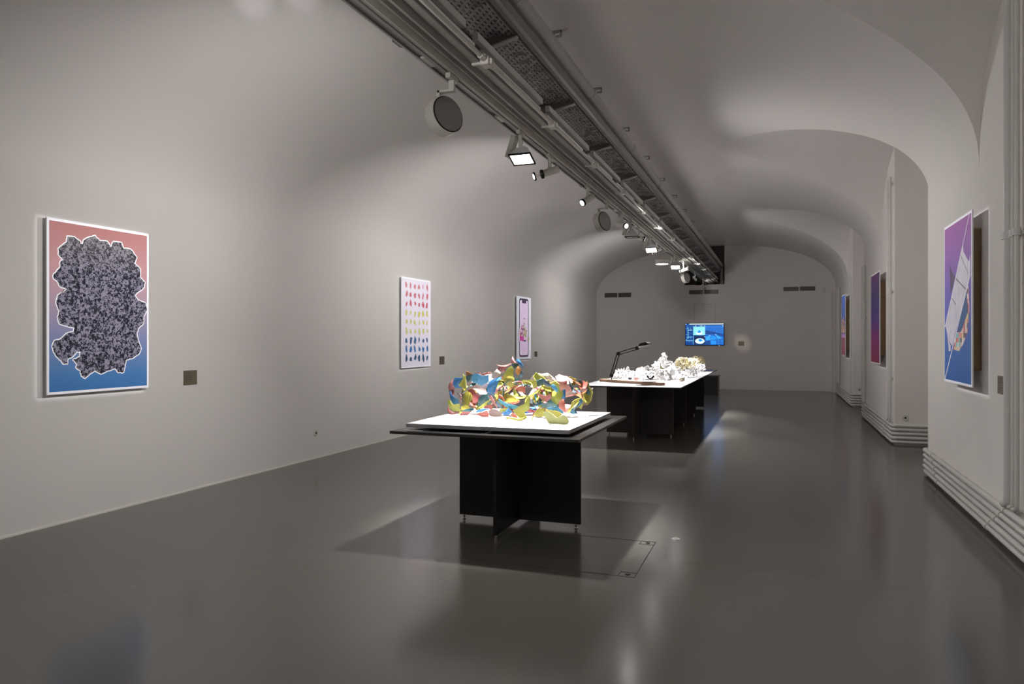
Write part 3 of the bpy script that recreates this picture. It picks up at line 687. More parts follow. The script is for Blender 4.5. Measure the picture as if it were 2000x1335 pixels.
for n_, (y, w) in enumerate(((12.56, 'left'), (12.42, 'middle'), (12.30, 'right'))):
    riser(XR - .04, y, .34, 3.98, .014, '%s of three thin white riser pipes beside the recess of the middle pier' % w, (.94, 2.24, 3.86), n_ != 1)
for y, w in ((16.10, 'left'), (15.88, 'right')): riser(XR - .045, y, .34, 3.0, .027, '%s white riser pipe at the far edge of the middle pier' % w, (1.95,))
for y, w in ((22.75, 'left'), (22.2, 'right')): riser(XR - .045, y, .34, 3.0, .032, '%s white riser pipe at the far edge of the farthest pier' % w, (.95, 1.95))
for y, w in ((19.0, 'left'), (18.86, 'right')): riser(XR - .03, y, .34, 3.0, .011, '%s thin white riser pipe at the near edge of the farthest pier' % w, (1.95,))
q = tag(ob('conduit_cover', bevel(bbox(1.58, 1.618, 12.62, 12.74, .40, 3.95), .006), M['plaster']), 'flat white cover strip left of the thin risers on the middle pier', 'cover')

# ------------------------------------------------------------------ things on the far wall
def vent(x0, x1, z0, z1, label):
    w, h = x1 - x0, z1 - z0
    q = thing('air_vent', label, 'vent', (x0, YF, z0), 0, 'air vents on the far wall')
    bm = B(); f = .02
    for a in ((-f, w + f, -f, 0), (-f, w + f, h, h + f), (-f, 0, 0, h), (w, w + f, 0, h), (w / 2 - .014, w / 2 + .014, 0, h)): box(bm, a[0], a[1], -.018, -.001, a[2], a[3])
    ob('frame', bm, M['plaster'], q)
    ob('backing', bbox(0, w, -.004, -.001, 0, h), M['vent_dark'], q)
    for k in range(5):
        z = h * (k + .5) / 5; ob('slat', bbox(0, w, -.014, -.008, z - .004, z + .004), M['alu_dark'], q)
    for k in range(16):
        x = w / 2 * (k + .5) / 16
        ob('fin', bbox(x - .002, x + .002, -.010, -.005, 0, h), M['alu_dark'], q)
vent(-5.405, -4.52, 2.94, 3.09, 'long dark double air vent at the left of the far wall')
vent(-2.67, -1.765, 2.99, 3.125, 'long dark double air vent under the dark opening')
vent(.147, 1.05, 3.03, 3.16, 'long dark double air vent at the right of the far wall')
bm = B(); g = .008
for a in ((-2.51, -1.865, 2.664, 2.672), (-2.51, -2.502, 2.07, 2.672), (-1.873, -1.865, 2.07, 2.672)): box(bm, a[0], a[1], YF - .003, YF - .0005, a[2], a[3])
tag(ob('access_panel', bm, M['channel']), 'thin outline of a flush wall panel above the blue screen', 'panel')
bm = B(); box(bm, 1.235, 1.31, YF - .05, YF - .001, 2.96, 3.09); tag(ob('motion_sensor', bevel(bm, .008), M['plaster']), 'small white box sensor right of the right hand air vent', 'sensor')

# screen
q = thing('wall_screen', 'wide flat screen glowing blue on the far wall', 'screen', (-2.79, YF, 1.37))
W_, H_ = 1.20, .70
ob('housing', bevel(bbox(0, W_, -.06, -.012, 0, H_), .006), M['black'], q)
bm = B(); box(bm, .3, .9, -.014, -.001, .2, .5); ob('wall_mount', bm, M['black'], q)
def em(name, c, s=1.0): return mat(name, (0, 0, 0), .3, emit=s, ecol=c)
EM = [em('s0', (.002, .06, .30)), em('s1', (.004, .15, .62)), em('s2', (.01, .30, .95)), em('s3', (.30, .85, 1.0)), em('s4', (.75, .95, 1.0), 1.2), em('s5', (.003, .02, .10)), em('s6', (.04, .42, 1.0))]
bm = B(); ly = [-.0605]
def R_(a, b, c, d, mi):   # picture fractions, top-left origin, measured on the screen
    ly[0] -= .00006
    x0, x1 = .015 + a * (W_ - .03), .015 + b * (W_ - .03); z1, z0 = H_ - .015 - c * (H_ - .03), H_ - .015 - d * (H_ - .03)
    f = bm.faces.new([bm.verts.new((x, ly[0], z)) for x, z in ((x0, z0), (x1, z0), (x1, z1), (x0, z1))]); f.material_index = mi
def P_(pts, mi):
    ly[0] -= .00006
    f = bm.faces.new([bm.verts.new((.015 + a * (W_ - .03), ly[0], H_ - .015 - b * (H_ - .03))) for a, b in pts[::-1]]); f.material_index = mi
def E_(cx, cy, rx, ry, mi): P_([(cx + rx * cos(2 * pi * k / 24), cy + ry * sin(2 * pi * k / 24)) for k in range(24)], mi)
R_(0, 1, 0, 1, 0); R_(.1, 1, .0, .035, 4); R_(.1, 1, .035, .07, 5)
R_(0, .20, .07, 1, 0); R_(.52, 1, .08, .98, 1)
P_([(.52, .30), (.75, .38), (1, .50), (1, .62), (.8, .5), (.52, .5)], 0)
P_([(.53, .62), (.64, .56), (.66, .76), (.54, .8)], 6); P_([(.66, .56), (.78, .6), (.82, .72), (.68, .78)], 2); P_([(.79, .52), (.97, .68), (.84, .72)], 6)
R_(.53, .66, .80, .98, 0); R_(.66, .80, .80, .98, 2)
rng = random.Random(5)
for k in range(70): x, y = .81 + rng.random() * .17, .74 + rng.random() * .22; R_(x, x + .012, y, y + .02, rng.choice([0, 1, 6]))
for k in range(12): x, y = .55 + rng.random() * .4, .1 + rng.random() * .4; R_(x, x + .03, y, y + .006, 6)
R_(.215, .52, .14, .54, 3); P_([(.30, .40), (.37, .30), (.45, .40), (.44, .50), (.31, .50)], 4); E_(.365, .44, .085, .08, 4); P_([(.31, .40), (.37, .29), (.42, .40), (.38, .43), (.33, .43)], 2)
R_(.23, .52, .58, .98, 5); E_(.38, .82, .125, .13, 4); E_(.395, .78, .055, .06, 2)
for k in range(60):
    a = rng.random() * 6.28; r = .75 + .2 * rng.random(); x, y = .38 + .115 * r * cos(a), .82 + .12 * r * sin(a); R_(x, x + .008, y, y + .014, rng.choice([3, 6]))
for a in ((.06, .072, .16, .70), (.06, .18, .29, .31), (.06, .18, .62, .64), (0, .20, .79, .81), (.205, .213, .1, .98)): R_(*a, 3)
for k in range(90):
    x, y = rng.random() * .18, .06 + rng.random() * .84; 
    if .09 < x and .32 < y < .62: continue
    R_(x, x + .012, y, y + .016, rng.choice([3, 6, 1, 4]) if rng.random() < .6 else 1)
for k in range(14): x = .24 + .017 * k; R_(x, x + .009, .08, .12, rng.choice([3, 4, 1]))
for x, y in ((.0, .01), (.5, .09), (.5, .6), (.97, .09), (.785, .5), (.63, .54)): R_(x, x + .02, y, y + .03, 4)
ob('display', bm, EM, q)
bm = B(); box(bm, 1.04, 1.058, -.062, -.058, -.012, .004); ob('status_lamp', bm, mat('status', (1, 1, 1), .4, emit=2, ecol=(.8, .9, 1)), q)

# ------------------------------------------------------------------ caption plates, sockets
def plate_y(x, y0, y1, z0, z1, label, side):
    q = thing('caption_plate', label, 'label', (x, y0, z0), 0, 'caption plates beside the works')
    w, h = y1 - y0, z1 - z0; s = side
    a, b = sorted((0, s * .006)); ob('plate', bbox(a, b, 0, w, 0, h), M['brass'], q)
    bm = B(); rg = random.Random(int(abs(y0) * 100))
    for k in range(6):
        zz = h * (.86 - .12 * k); L_ = w * (.35 + .45 * rg.random()); a, b = sorted((s * .006, s * .0068))
        st = .08 * w if s > 0 else w * .92 - L_
        box(bm, a, b, st, st + L_, zz - .004, zz + .002)
    ob('lettering', bm, M['brass_ink'], q, kind=None)
plate_y(XL, 5.906, 6.088, 1.088, 1.235, 'small bronze caption plate right of the grey cluster print', 1)
plate_y(XL, 11.915, 12.12, 1.105, 1.252, 'small bronze caption plate right of the print with rows of coloured chips', 1)
plate_y(XL, 17.375, 17.58, 1.125, 1.26, 'small bronze caption plate right of the phone print', 1)
plate_y(XR, 6.53, 6.72, 1.13, 1.27, 'tall looking bronze caption plate at the right edge, beside the purple and blue print', -1)
plate_y(XR, 18.98, 19.2, 1.14, 1.25, 'tiny bronze caption plate beside the farthest right hand print', -1)
q = thing('caption_plate', 'small bronze caption plate lit by a soft spot, right of the blue screen', 'label', (-1.17, YF, 1.36), 0, 'caption plates beside the works')
ob('plate', bbox(0, .175, -.006, 0, 0, .14), M['brass'], q)
bm = B()
for k in range(4): box(bm, .02, .15 - .02 * (k % 2), -.0068, -.006, .11 - .025 * k, .116 - .025 * k)
ob('lettering', bm, M['brass_ink'], q)
def socket(p, axis, label):
    q = thing('wall_socket', label, 'socket', p, 0, 'round white wall sockets')
    d = Vector(axis)
    bm = B(); cyl(bm, (0, 0, 0), d * .012, .046, .042, 24); ob('cover', bm, M['white_metal'], q)
    bm = B(); cyl(bm, d * .012, d * .0135, .015, n=20); ob('well', bm, M['vent_dark'], q)
socket((XL, 8.177, .335), (1, 0, 0), 'small round socket low on the left wall between the prints')
socket((1.76, 12.18, .40), (0, -1, 0), 'small round socket above the pipes in the recess of the middle pier')
socket((1.76, 18.7, .40), (0, -1, 0), 'small round socket above the pipes in the recess of the farthest pier')

# ------------------------------------------------------------------ hatch and floor box
M['joint'] = mat('floor_joint', (.012, .012, .010), .6)
q = thing('floor_hatch', 'thin dark outline of a hatch in the floor beside the near table', 'hatch', (-.88, 4.79, 0))
bm = B()
for a in ((-1.2, 0, 0, .006), (-.006, 0, 0, .90), (-.62, .0, .888, .892)): box(bm, a[0], a[1], a[2], a[3], .0002, .0012)
ob('joint', bm, M['joint'], q)
for y in (.0, .80):
    bm = B()
    for a in ((-.11, -.005, y + .0, y + .006), (-.11, -.005, y + .09, y + .096), (-.115, -.109, y, y + .096)): box(bm, a[0], a[1], a[2], a[3], .0004, .0018)
    ob('corner_plate', bm, M['joint'], q)
    bm = B(); cyl(bm, (-.055, y + .05, .0004), (-.055, y + .05, .004), .016, n=14); ob('lifting_eye', bm, M['joint'], q)
q = thing('floor_outlet', 'small round metal floor outlet right of the hatch', 'outlet', (-.75, 5.83, 0))
bm = B(); cyl(bm, (0, 0, 0), (0, 0, .003), .035, .033, 24); ob('cap', bm, M['alu'], q)
bm = B(); cyl(bm, (0, 0, .003), (0, 0, .004), .014, n=16); ob('centre_screw', bm, M['steel'], q)

# ------------------------------------------------------------------ prints on the walls
def grad(name, stops, z0, z1, rough=.7):
    m = mat(name, (.5, .5, .5), rough, spec=.15); nt = m.node_tree; N, K = nt.nodes, nt.links
    g = N.new('ShaderNodeTexCoord'); s = N.new('ShaderNodeSeparateXYZ'); K.new(g.outputs['Object'], s.inputs[0])
    mr = N.new('ShaderNodeMapRange'); mr.inputs[1].default_value = z0; mr.inputs[2].default_value = z1; K.new(s.outputs[2], mr.inputs[0])
    r = N.new('ShaderNodeValToRGB'); K.new(mr.outputs[0], r.inputs[0])
    e = r.color_ramp.elements
    while len(e) < len(stops): e.new(.5)
    for i, (p, c) in enumerate(stops): e[i].position = p; e[i].color = (*[v * .75 for v in c], 1)
    K.new(r.outputs[0], N['Principled BSDF'].inputs['Base Color']); return m
INK = .55      # the framed beams are strong; the inks themselves are deep
def ink(c): return tuple(v * INK for v in c)
def print_panel(name, label, x, side, y0, y1, z0, z1, back=True):
    """white panel on a wooden stretcher, standing off the wall; x is the plane of its face, side +1 looks to +x"""
    q = thing(name, label, 'picture', (x, y0, z0), 0)
    w, h = y1 - y0, z1 - z0; s = side
    a, b = sorted((0, -s * .012)); ob('panel', bbox(a, b, 0, w, 0, h), M['panel_white'], q)
    wall = XL if side > 0 else XR
    bm = B(); i_ = .13 if side > 0 else .14
    a, b = sorted((-s * .012, wall - x))
    for r in ((i_, w - i_, i_, i_ + .04), (i_, w - i_, h - i_ - .04, h - i_), (i_, i_ + .04, i_ + .04, h - i_ - .04), (w - i_ - .04, w - i_, i_ + .04, h - i_ - .04)):
        box(bm, a, b, r[0], r[1], r[2], r[3])
    ob('stretcher_frame', bm, M['wood'], q)
    return q, w, h
class Flat:
    """flat printed shapes, each printed layer a hair above the one below"""
    def __init__(s, side): s.bm = B(); s.k = 0; s.side = side
    def poly(s, pts, mi, step=.00006):
        s.k += 1; x = s.side * (.0006 + step * s.k)
        v = [s.bm.verts.new((x, a, b)) for a, b in pts]
        f = s.bm.faces.new(v); f.material_index = mi
        f.normal_update()
        if f.normal.x * s.side < 0: f.normal_flip()
    def rect(s, a, b, c, d, mi): s.poly([(a, c), (b, c), (b, d), (a, d)], mi)
    def each(s, name, mats, q):          # every printed shape as an object of its own
        par = [c for c in q.children if c.name.startswith('panel')][0]
        for f in s.bm.faces:
            b2 = B(); b2.faces.new([b2.verts.new(v.co) for v in f.verts])
            ob(name, b2, mats[f.material_index], par)
    def done(s, name, mats, q):
        bmesh.ops.triangulate(s.bm, faces=[f for f in s.bm.faces if len(f.verts) > 4]); return ob(name, s.bm, mats, q)
def offset_poly(pts, d):
    n = len(pts); area_ = sum(pts[i][0] * pts[(i + 1) % n][1] - pts[(i + 1) % n][0] * pts[i][1] for i in range(n)); sg = 1 if area_ > 0 else -1
    out = []
    for i in range(n):
        (x0, y0), (x1, y1), (x2, y2) = pts[i - 1], pts[i], pts[(i + 1) % n]
        ax, ay = x1 - x0, y1 - y0; bx, by = x2 - x1, y2 - y1
        la, lb = sqrt(ax * ax + ay * ay) or 1, sqrt(bx * bx + by * by) or 1
        nx, ny = (ay / la + by / lb), (-ax / la - bx / lb); ln = sqrt(nx * nx + ny * ny) or 1
        out.append((x1 + sg * nx / ln * d, y1 + sg * ny / ln * d))
    return out
def jag(pts, amp, seed, n=3):
    rg = random.Random(seed); out = []
    for i in range(len(pts)):
        (x0, y0), (x1, y1) = pts[i], pts[(i + 1) % len(pts)]
        out.append((x0, y0))
        for k in range(1, n): out.append((x0 + (x1 - x0) * k / n + rg.uniform(-amp, amp), y0 + (y1 - y0) * k / n + rg.uniform(-amp, amp)))
    return out
PX = -5.635; BRD = .022
# 1 grey cluster on pink and blue
q, w, h = print_panel('cluster_print', 'tall print of a grey crystal cluster on a pink to blue ground', PX, 1, 4.385, 5.425, ZA, ZB)
bgm = grad('pink_to_blue', [(0, (.045, .17, .42)), (.10, (.06, .20, .45)), (.30, (.20, .25, .45)), (.55, (.48, .34, .42)), (.75, (.64, .34, .35)), (1, (.56, .24, .23))], 0, h)
m = mat('crystal_print', (.3, .3, .3), .7, spec=.15); nt = m.node_tree; N, K = nt.nodes, nt.links
g = N.new('ShaderNodeTexCoord'); vals = []
for sc, wgt in ((42, .5), (95, .5)):
    nz = N.new('ShaderNodeTexNoise'); nz.inputs['Scale'].default_value = sc * .5; K.new(g.outputs['Object'], nz.inputs['Vector'])
    mxv = N.new('ShaderNodeMix'); mxv.data_type = 'RGBA'; mxv.inputs[0].default_value = .02; K.new(g.outputs['Object'], mxv.inputs[6]); K.new(nz.outputs['Color'], mxv.inputs[7])
    v = N.new('ShaderNodeTexVoronoi'); v.inputs['Scale'].default_value = sc; v.distance = 'CHEBYCHEV'; K.new(mxv.outputs[2], v.inputs['Vector'])
    sp = N.new('ShaderNodeSeparateColor'); K.new(v.outputs['Color'], sp.inputs[0]); vals.append(sp.outputs[0])
ad = N.new('ShaderNodeMix'); ad.inputs[0].default_value = .5; K.new(vals[0], ad.inputs[2]); K.new(vals[1], ad.inputs[3])
sx = N.new('ShaderNodeSeparateXYZ'); K.new(g.outputs['Object'], sx.inputs[0])
r1 = N.new('ShaderNodeValToRGB'); e = r1.color_ramp.elements; e[0].position = .34; e[0].color = (.007, .005, .016, 1); e[1].position = .76; e[1].color = (.23, .215, .28, 1)
r2 = N.new('ShaderNodeValToRGB'); e = r2.color_ramp.elements; e[0].position = .25; e[0].color = (.055, .05, .06, 1); e[1].position = .8; e[1].color = (.27, .26, .28, 1)
ct = N.new('ShaderNodeMapRange'); ct.inputs[1].default_value = .2; ct.inputs[2].default_value = .8; K.new(ad.outputs[0], ct.inputs[0])
K.new(ct.outputs[0], r1.inputs[0]); K.new(ct.outputs[0], r2.inputs[0])
mr = N.new('ShaderNodeMapRange'); mr.inputs[1].default_value = .72 * h; mr.inputs[2].default_value = .92 * h; K.new(sx.outputs[2], mr.inputs[0])
mz = N.new('ShaderNodeMix'); mz.data_type = 'RGBA'; K.new(mr.outputs[0], mz.inputs[0]); K.new(r1.outputs[0], mz.inputs[6]); K.new(r2.outputs[0], mz.inputs[7])
K.new(mz.outputs[2], N['Principled BSDF'].inputs['Base Color'])
F_ = Flat(1); F_.rect(BRD, w - BRD, BRD, h - BRD, 0); F_.done('printed_ground', [bgm], q)
out = jag([(a - 4.385, b - ZA) for a, b in CLUSTER_OUTLINE], .0045, 3)
F_ = Flat(1); F_.k = 4; F_.poly(offset_poly(out, .009), 0); F_.k = 12; F_.poly(out, 1)
F_.done('printed_cluster', [mat('print_white', (.75, .75, .78), .4), m], q)
# 2 rows of chips
q, w, h = print_panel('chips_print', 'tall white print with nine rows of red, yellow and blue chips', PX, 1, 10.43, 11.475, ZA, ZB)
pale = mat('lavender_paper', (.62, .58, .66), .4)
F_ = Flat(1); F_.rect(BRD, w - BRD, BRD, h - BRD, 0); F_.done('printed_ground', [pale], q)
cols = [mat('chip_%d' % i, c, .5) for i, c in enumerate([q_ for q_ in [(.45, .12, .13), (.42, .07, .09), (.40, .05, .08), (.46, .42, .08), (.48, .42, .10), (.46, .45, .15), (.01, .07, .18), (.015, .11, .30), (.01, .06, .14), (.25, .20, .25), (.2, .2, .22)]])]
F_ = Flat(1); F_.k = 3; rg = random.Random(11)
for r in range(9):
    for c in range(6):
        cy = w * (.155 + .143 * c) + rg.uniform(-.008, .008); cz = h * (.915 - .1015 * r) + rg.uniform(-.008, .008)
        n = rg.randint(4, 6); hh = rg.uniform(.048, .068) * (1.1 if r > 5 else 1); ww = rg.uniform(.034, .052); lean = rg.uniform(-.5, .5)
        a0 = rg.random() * 6.28; pts = []
        for k in range(n):
            a = a0 + 2 * pi * (k + rg.uniform(-.2, .2)) / n; u, v_ = ww * cos(a) * rg.uniform(.6, 1.2), hh * sin(a) * rg.uniform(.6, 1.25)
            pts.append((cy + u + lean * v_ * .5, cz + v_))
        F_.poly(pts, r)
F_.each('printed_chip', cols, q)
# 3 phone
q, w, h = print_panel('phone_print', 'tall white print of a pink phone screen with a colourful collage', PX, 1, 15.915, 16.96, ZA, ZB)
F_ = Flat(1); F_.rect(.006, w - .006, .006, h - .006, 0); F_.done('printed_ground', [mat('white_print', (.66, .66, .72), .4)], q)
def rrect(a, b, c, d, r, n=6):
    o = []
    for cx, cy, s0 in ((b - r, d - r, 0), (a + r, d - r, pi / 2), (a + r, c + r, pi), (b - r, c + r, 1.5 * pi)):
        for k in range(n + 1): o.append((cx + r * cos(s0 + pi / 2 * k / n), cy + r * sin(s0 + pi / 2 * k / n)))
    return o
pm = [mat('phone_frame', (.05, .02, .07), .3), mat('pink_screen', (.66, .50, .68), .5), mat('pale_screen', (.74, .68, .76), .5), mat('magenta', (.55, .03, .30), .4), mat('orange_p', (.65, .30, .12), .4), mat('lime_p', (.50, .55, .25), .4), mat('plum', (.20, .03, .22), .4), mat('white_p', (.75, .75, .75), .4), mat('dark_p', (.03, .03, .05), .4), mat('violet_p', (.25, .2, .6), .4)]
F_ = Flat(1); F_.k = 3
F_.poly(rrect(.17, .86, .05, 1.42, .09), 0); F_.poly(rrect(.215, .815, .095, 1.375, .07), 2); F_.poly(rrect(.235, .795, .11, 1.36, .06), 1)
F_.poly(rrect(.37, .68, 1.31, 1.40, .03), 0)
rg = random.Random(8)
for k in range(150):
    a = rg.random() * 6.28; r = sqrt(rg.random()); cy = .45 + .30 * r * cos(a); cz = .60 + .17 * r * sin(a) + max(0, .18 - abs(cy - .5)) * .35
    s = rg.uniform(.012, .05); mi = rg.choice([3, 3, 4, 6, 3, 7] if cy < .45 else [5, 7, 4, 8, 5, 7]); b0 = rg.random() * 6.28
    F_.poly([(cy + s * rg.uniform(.4, 1) * cos(b0 + i * 1.57), cz + s * rg.uniform(.4, 1) * sin(b0 + i * 1.57)) for i in range(4)], mi)
F_.poly([(.18, .44), (.48, .43), (.48, .52), (.2, .55)], 3); F_.poly([(.45, .42), (.64, .41), (.6, .45), (.48, .45)], 8)
F_.poly([(.78, .50), (.9, .53), (.86, .42), (.80, .42)], 5); F_.poly([(.82, .50), (.86, .48), (.85, .41)], 8)
F_.poly([(.52, .95), (.56, .93), (.54, .98)], 8); F_.poly([(.55, .80), (.57, .80), (.565, .92)], 7); F_.poly([(.10, .42), (.18, .42), (.17, .72), (.11, .70)], 2)
F_.done('printed_collage', pm, q)
# 4 blade print on the nearest pier
y0, y1, z0, z1 = 7.09, 8.18, 1.15, 2.635
q, w, h = print_panel('blade_print', 'tall purple to blue print of a white shard with checked patchwork', 1.52, -1, y0, y1, z0, z1)
F_ = Flat(-1); F_.rect(BRD, w - BRD, BRD, h - BRD, 0)
F_.done('printed_ground', [grad('purple_to_blue', [(0, (.035, .12, .36)), (.2, (.06, .15, .42)), (.5, (.14, .13, .44)), (.8, (.30, .14, .42)), (1, (.36, .13, .36))], 0, h)], q)
F_ = Flat(-1); F_.k = 3
gm = noisy(mat('shard_photo', (.50, .47, .54), .4), 9, .35)
patch = mat('patchwork', (.5, .4, .4), .4); nt = patch.node_tree; N, K = nt.nodes, nt.links
g = N.new('ShaderNodeTexCoord'); mp = N.new('ShaderNodeMapping'); mp.inputs['Scale'].default_value = (1, 17, 24); K.new(g.outputs['Object'], mp.inputs[0])
fl = N.new('ShaderNodeVectorMath'); fl.operation = 'FLOOR'; K.new(mp.outputs[0], fl.inputs[0])
wn = N.new('ShaderNodeTexWhiteNoise'); K.new(fl.outputs[0], wn.inputs['Vector'])
rp = N.new('ShaderNodeValToRGB'); rp.color_ramp.interpolation = 'CONSTANT'; e = rp.color_ramp.elements
cs = [(.45, .12, .12), (.62, .45, .35), (.10, .06, .10), (.55, .55, .50), (.60, .22, .20), (.20, .40, .42), (.60, .50, .20), (.70, .62, .58)]
while len(e) < len(cs): e.new(.5)
for i, c in enumerate(cs): e[i].position = i / len(cs); e[i].color = (*c, 1)
K.new(wn.outputs['Value'], rp.inputs[0]); K.new(rp.outputs[0], N['Principled BSDF'].inputs['Base Color'])
bp = {k: [(a - y0, b - z0) for a, b in v] for k, v in BLADE_PRINT.items()}
for k, mi in (('dark', 2), ('patch', 3), ('grey', 0), ('jag', 0), ('navy', 1), ('crack', 4), ('crack2', 4), ('crack3', 4), ('lineA', 5), ('lineB', 5)):
    p = bp[k]; F_.poly([(min(max(a, .004), w - .004), min(max(b, .004), h - .004)) for a, b in p], mi)
rg = random.Random(4)
for k in range(120):
    a, b = 1.0 - y0 + 7.09 - .0 - rg.random() * .45, 1.05 + rg.random() * .22; s = .004
    F_.rect(min(w - .06, a), min(w - .06, a) + s, b, b + s, 4)
F_.done('printed_shard', [gm, mat('navy_p', (.006, .06, .19), .4), mat('dark_plum', (.06, .035, .085), .4), patch, mat('crack_p', (.08, .07, .10), .4), mat('line_p', (.72, .68, .74), .4)], q)
# 5 starry print
y0, y1, z0, z1 = 13.06, 14.2, 1.155, 2.655
q, w, h = print_panel('starry_print', 'tall navy to magenta print with scattered specks on the middle pier', 1.52, -1, y0, y1, z0, z1)
F_ = Flat(-1); F_.rect(.016, w - .016, .016, h - .016, 0)
F_.done('printed_ground', [grad('navy_to_magenta', [(0, (.22, .015, .06)), (.25, (.20, .012, .11)), (.5, (.05, .012, .16)), (.75, (.035, .010, .10)), (1, (.09, .012, .10))], 0, h)], q)
F_ = Flat(-1); F_.k = 3
for k in range(170):
    a, b, s = rg.random() * (w - .08) + .04, h * (.40 + .56 * rg.random()), rg.uniform(.003, .009); F_.rect(a, a + s, b, b + s * 1.3, rg.choice([0, 1, 2]))
F_.done('printed_specks', [mat('speck_a', (.35, .1, .3), .4), mat('speck_b', (.12, .2, .5), .4), mat('speck_c', (.6, .4, .5), .4)], q)
# 6 farthest print
y0, y1, z0, z1 = 19.45, 20.5, 1.155, 2.655
q, w, h = print_panel('ruin_print', 'tall print with blue top, orange figure and dark red foot on the farthest pier', 1.52, -1, y0, y1, z0, z1)
F_ = Flat(-1); F_.rect(.016, w - .016, .016, h - .016, 0)
F_.done('printed_ground', [grad('blue_violet', [(0, (.08, .08, .35)), (1, (.05, .13, .50))], 0, h)], q)
F_ = Flat(-1); F_.k = 3; F_.rect(.016, w - .016, .016, .45, 0); F_.rect(.016, w - .016, .45, .53, 1)
for k in range(160):
    a = rg.random(); cy = .08 + .88 * rg.random(); cz = .56 + .42 * rg.random() * (1 - abs(cy - .55) * .9); s = rg.uniform(.03, .07)
    F_.poly([(min(w - .02, max(.02, cy + s * rg.uniform(.4, 1) * cos(a + i * 1.57))), cz + s * rg.uniform(.4, 1) * sin(a + i * 1.57)) for i in range(4)], rg.choice([2, 2, 3, 4]))
F_.done('printed_figure', [mat('dark_red', (.22, .02, .05), .4), mat('violet_band', (.45, .2, .5), .4), mat('apricot', (.75, .42, .28), .4), mat('cream_p', (.7, .6, .4), .4), mat('rust_p', (.5, .15, .08), .4)], q)

# ------------------------------------------------------------------ tables
def cross_panels(t, cx, cy, H, m, both=True):
    """two boards slotted into a cross, on small screw feet"""
    bm = B(); box(bm, cx - .54, cx + .54, cy - .012, cy + .012, .038, H); ob('cross_panel', bevel(bm, .002), m, t)
    bm = B(); box(bm, cx - .012, cx + .012, cy - .56, cy - .0125, .038, H - .0005); box(bm, cx - .012, cx + .012, cy + .0125, cy + .56, .038, H - .0005)
    ob('cross_panel', bm, m, t)
    for a, b in ((cx - .50, cy), (cx + .50, cy), (cx, cy - .53), (cx, cy + .53)):
        bm = B(); cyl(bm, (a, b, 0), (a, b, .010), .014, n=12); cyl(bm, (a, b, .010), (a, b, .038), .006, n=8); cyl(bm, (a, b, .022), (a, b, .032), .013, n=10)
        ob('screw_foot', bm, M['steel'], t)
TC = (-2.06, 5.87)
t = thing('display_table', 'black table on crossed panels carrying the coloured shard sculpture', 'table', (TC[0], TC[1], 0))
bm = B(); box(bm, -.75, .75, -.86, .86, .828, .85); ob('table_top', bevel(bm, .002), M['table_top_grey'], t)
cross_panels(t, 0, 0, .828, M['table_black'])
q = thing('display_board', 'square white board raised above the black table top', 'board', (-2.065, 5.81, .85))
ob('spacer', bbox(-.52, .52, -.54, .54, 0, .022), M['table_black'], q)
for i, (a, b) in enumerate(((-.655, -.002), (.002, .655))):
    bm = B(); box(bm, a, b, -.70, .69, .022, .05)
    for f in bm.faces: f.material_index = 0 if f.calc_center_median().z > .0495 else 1
    ob('board_half', bm, [M['board_white'], M['board_edge']], q)
q = thing('table_plate', 'narrow silver plate lying on the left front of the black table top', 'label', (-2.72, 5.045, .85), 0)
ob('plate', bbox(0, .16, 0, .045, 0, .004), M['alu'], q)

TB = [11.80, 13.52, 15.24, 16.96]
for i, cy in enumerate(TB):
    nm = ['nearest the viewer', 'second from the viewer', 'third from the viewer', 'farthest from the viewer'][i]
    t = thing('display_table', 'dark brown crossed panel table of the long row, %s' % nm, 'table', (-2.11, cy, 0), 0, 'tables of the long row')
    bm = B(); box(bm, -.77, .77, -.8595, .8595, .832, .85)
    for f in bm.faces: f.material_index = 0 if f.calc_center_median().z > .849 else 1
    ob('table_top', bm, [M['table_top_white'], M['table_brown']], t)
    cross_panels(t, 0, .12, .832, M['table_brown'])
t = thing('low_plinth', 'low black box plinth beyond the long row of tables', 'plinth', (-2.3, 22.0, 0))
ob('body', bevel(bbox(-.62, .68, -.32, .32, .02, .49), .004), M['table_black'], t)
ob('lid', bevel(bbox(-.64, .71, -.36, .36, .49, .52), .004), M['table_top_grey'], t)
for a in (-.55, .6):
    for b in (-.27, .27): bm = B(); cyl(bm, (a, b, 0), (a, b, .02), .015, n=10); ob('foot', bm, M['steel'], t)

# ------------------------------------------------------------------ shard sculpture
SH = {'pink': (.62, .25, .24), 'blue': (.04, .20, .48), 'yel': (.58, .56, .12), 'orange': (.66, .30, .12), 'teal': (.015, .075, .085), 'sky': (.12, .42, .74),
      'pale': (.82, .62, .58), 'maroon': (.25, .06, .06), 'lime': (.50, .52, .10), 'rose': (.48, .17, .17), 'olive': (.40, .36, .05), 'coral': (.55, .16, .12),
      'slate': (.03, .07, .11), 'blkbr': (.03, .02, .02), 'teal2': (.02, .22, .32), 'brown': (.15, .08, .07), 'white': (.85, .82, .76), 'pinklt': (.75, .36, .33),  # pale and white: pink faces lightened as if lit, and white backs
      'navyt': (.015, .12, .20), 'bluelt': (.10, .36, .68), 'limelt': (.58, .60, .22)}
SM = {}
for k, c in SH.items(): SM[k] = noisy(mat('shard_' + k, tuple(v * .72 for v in c), .5), 14, .12)
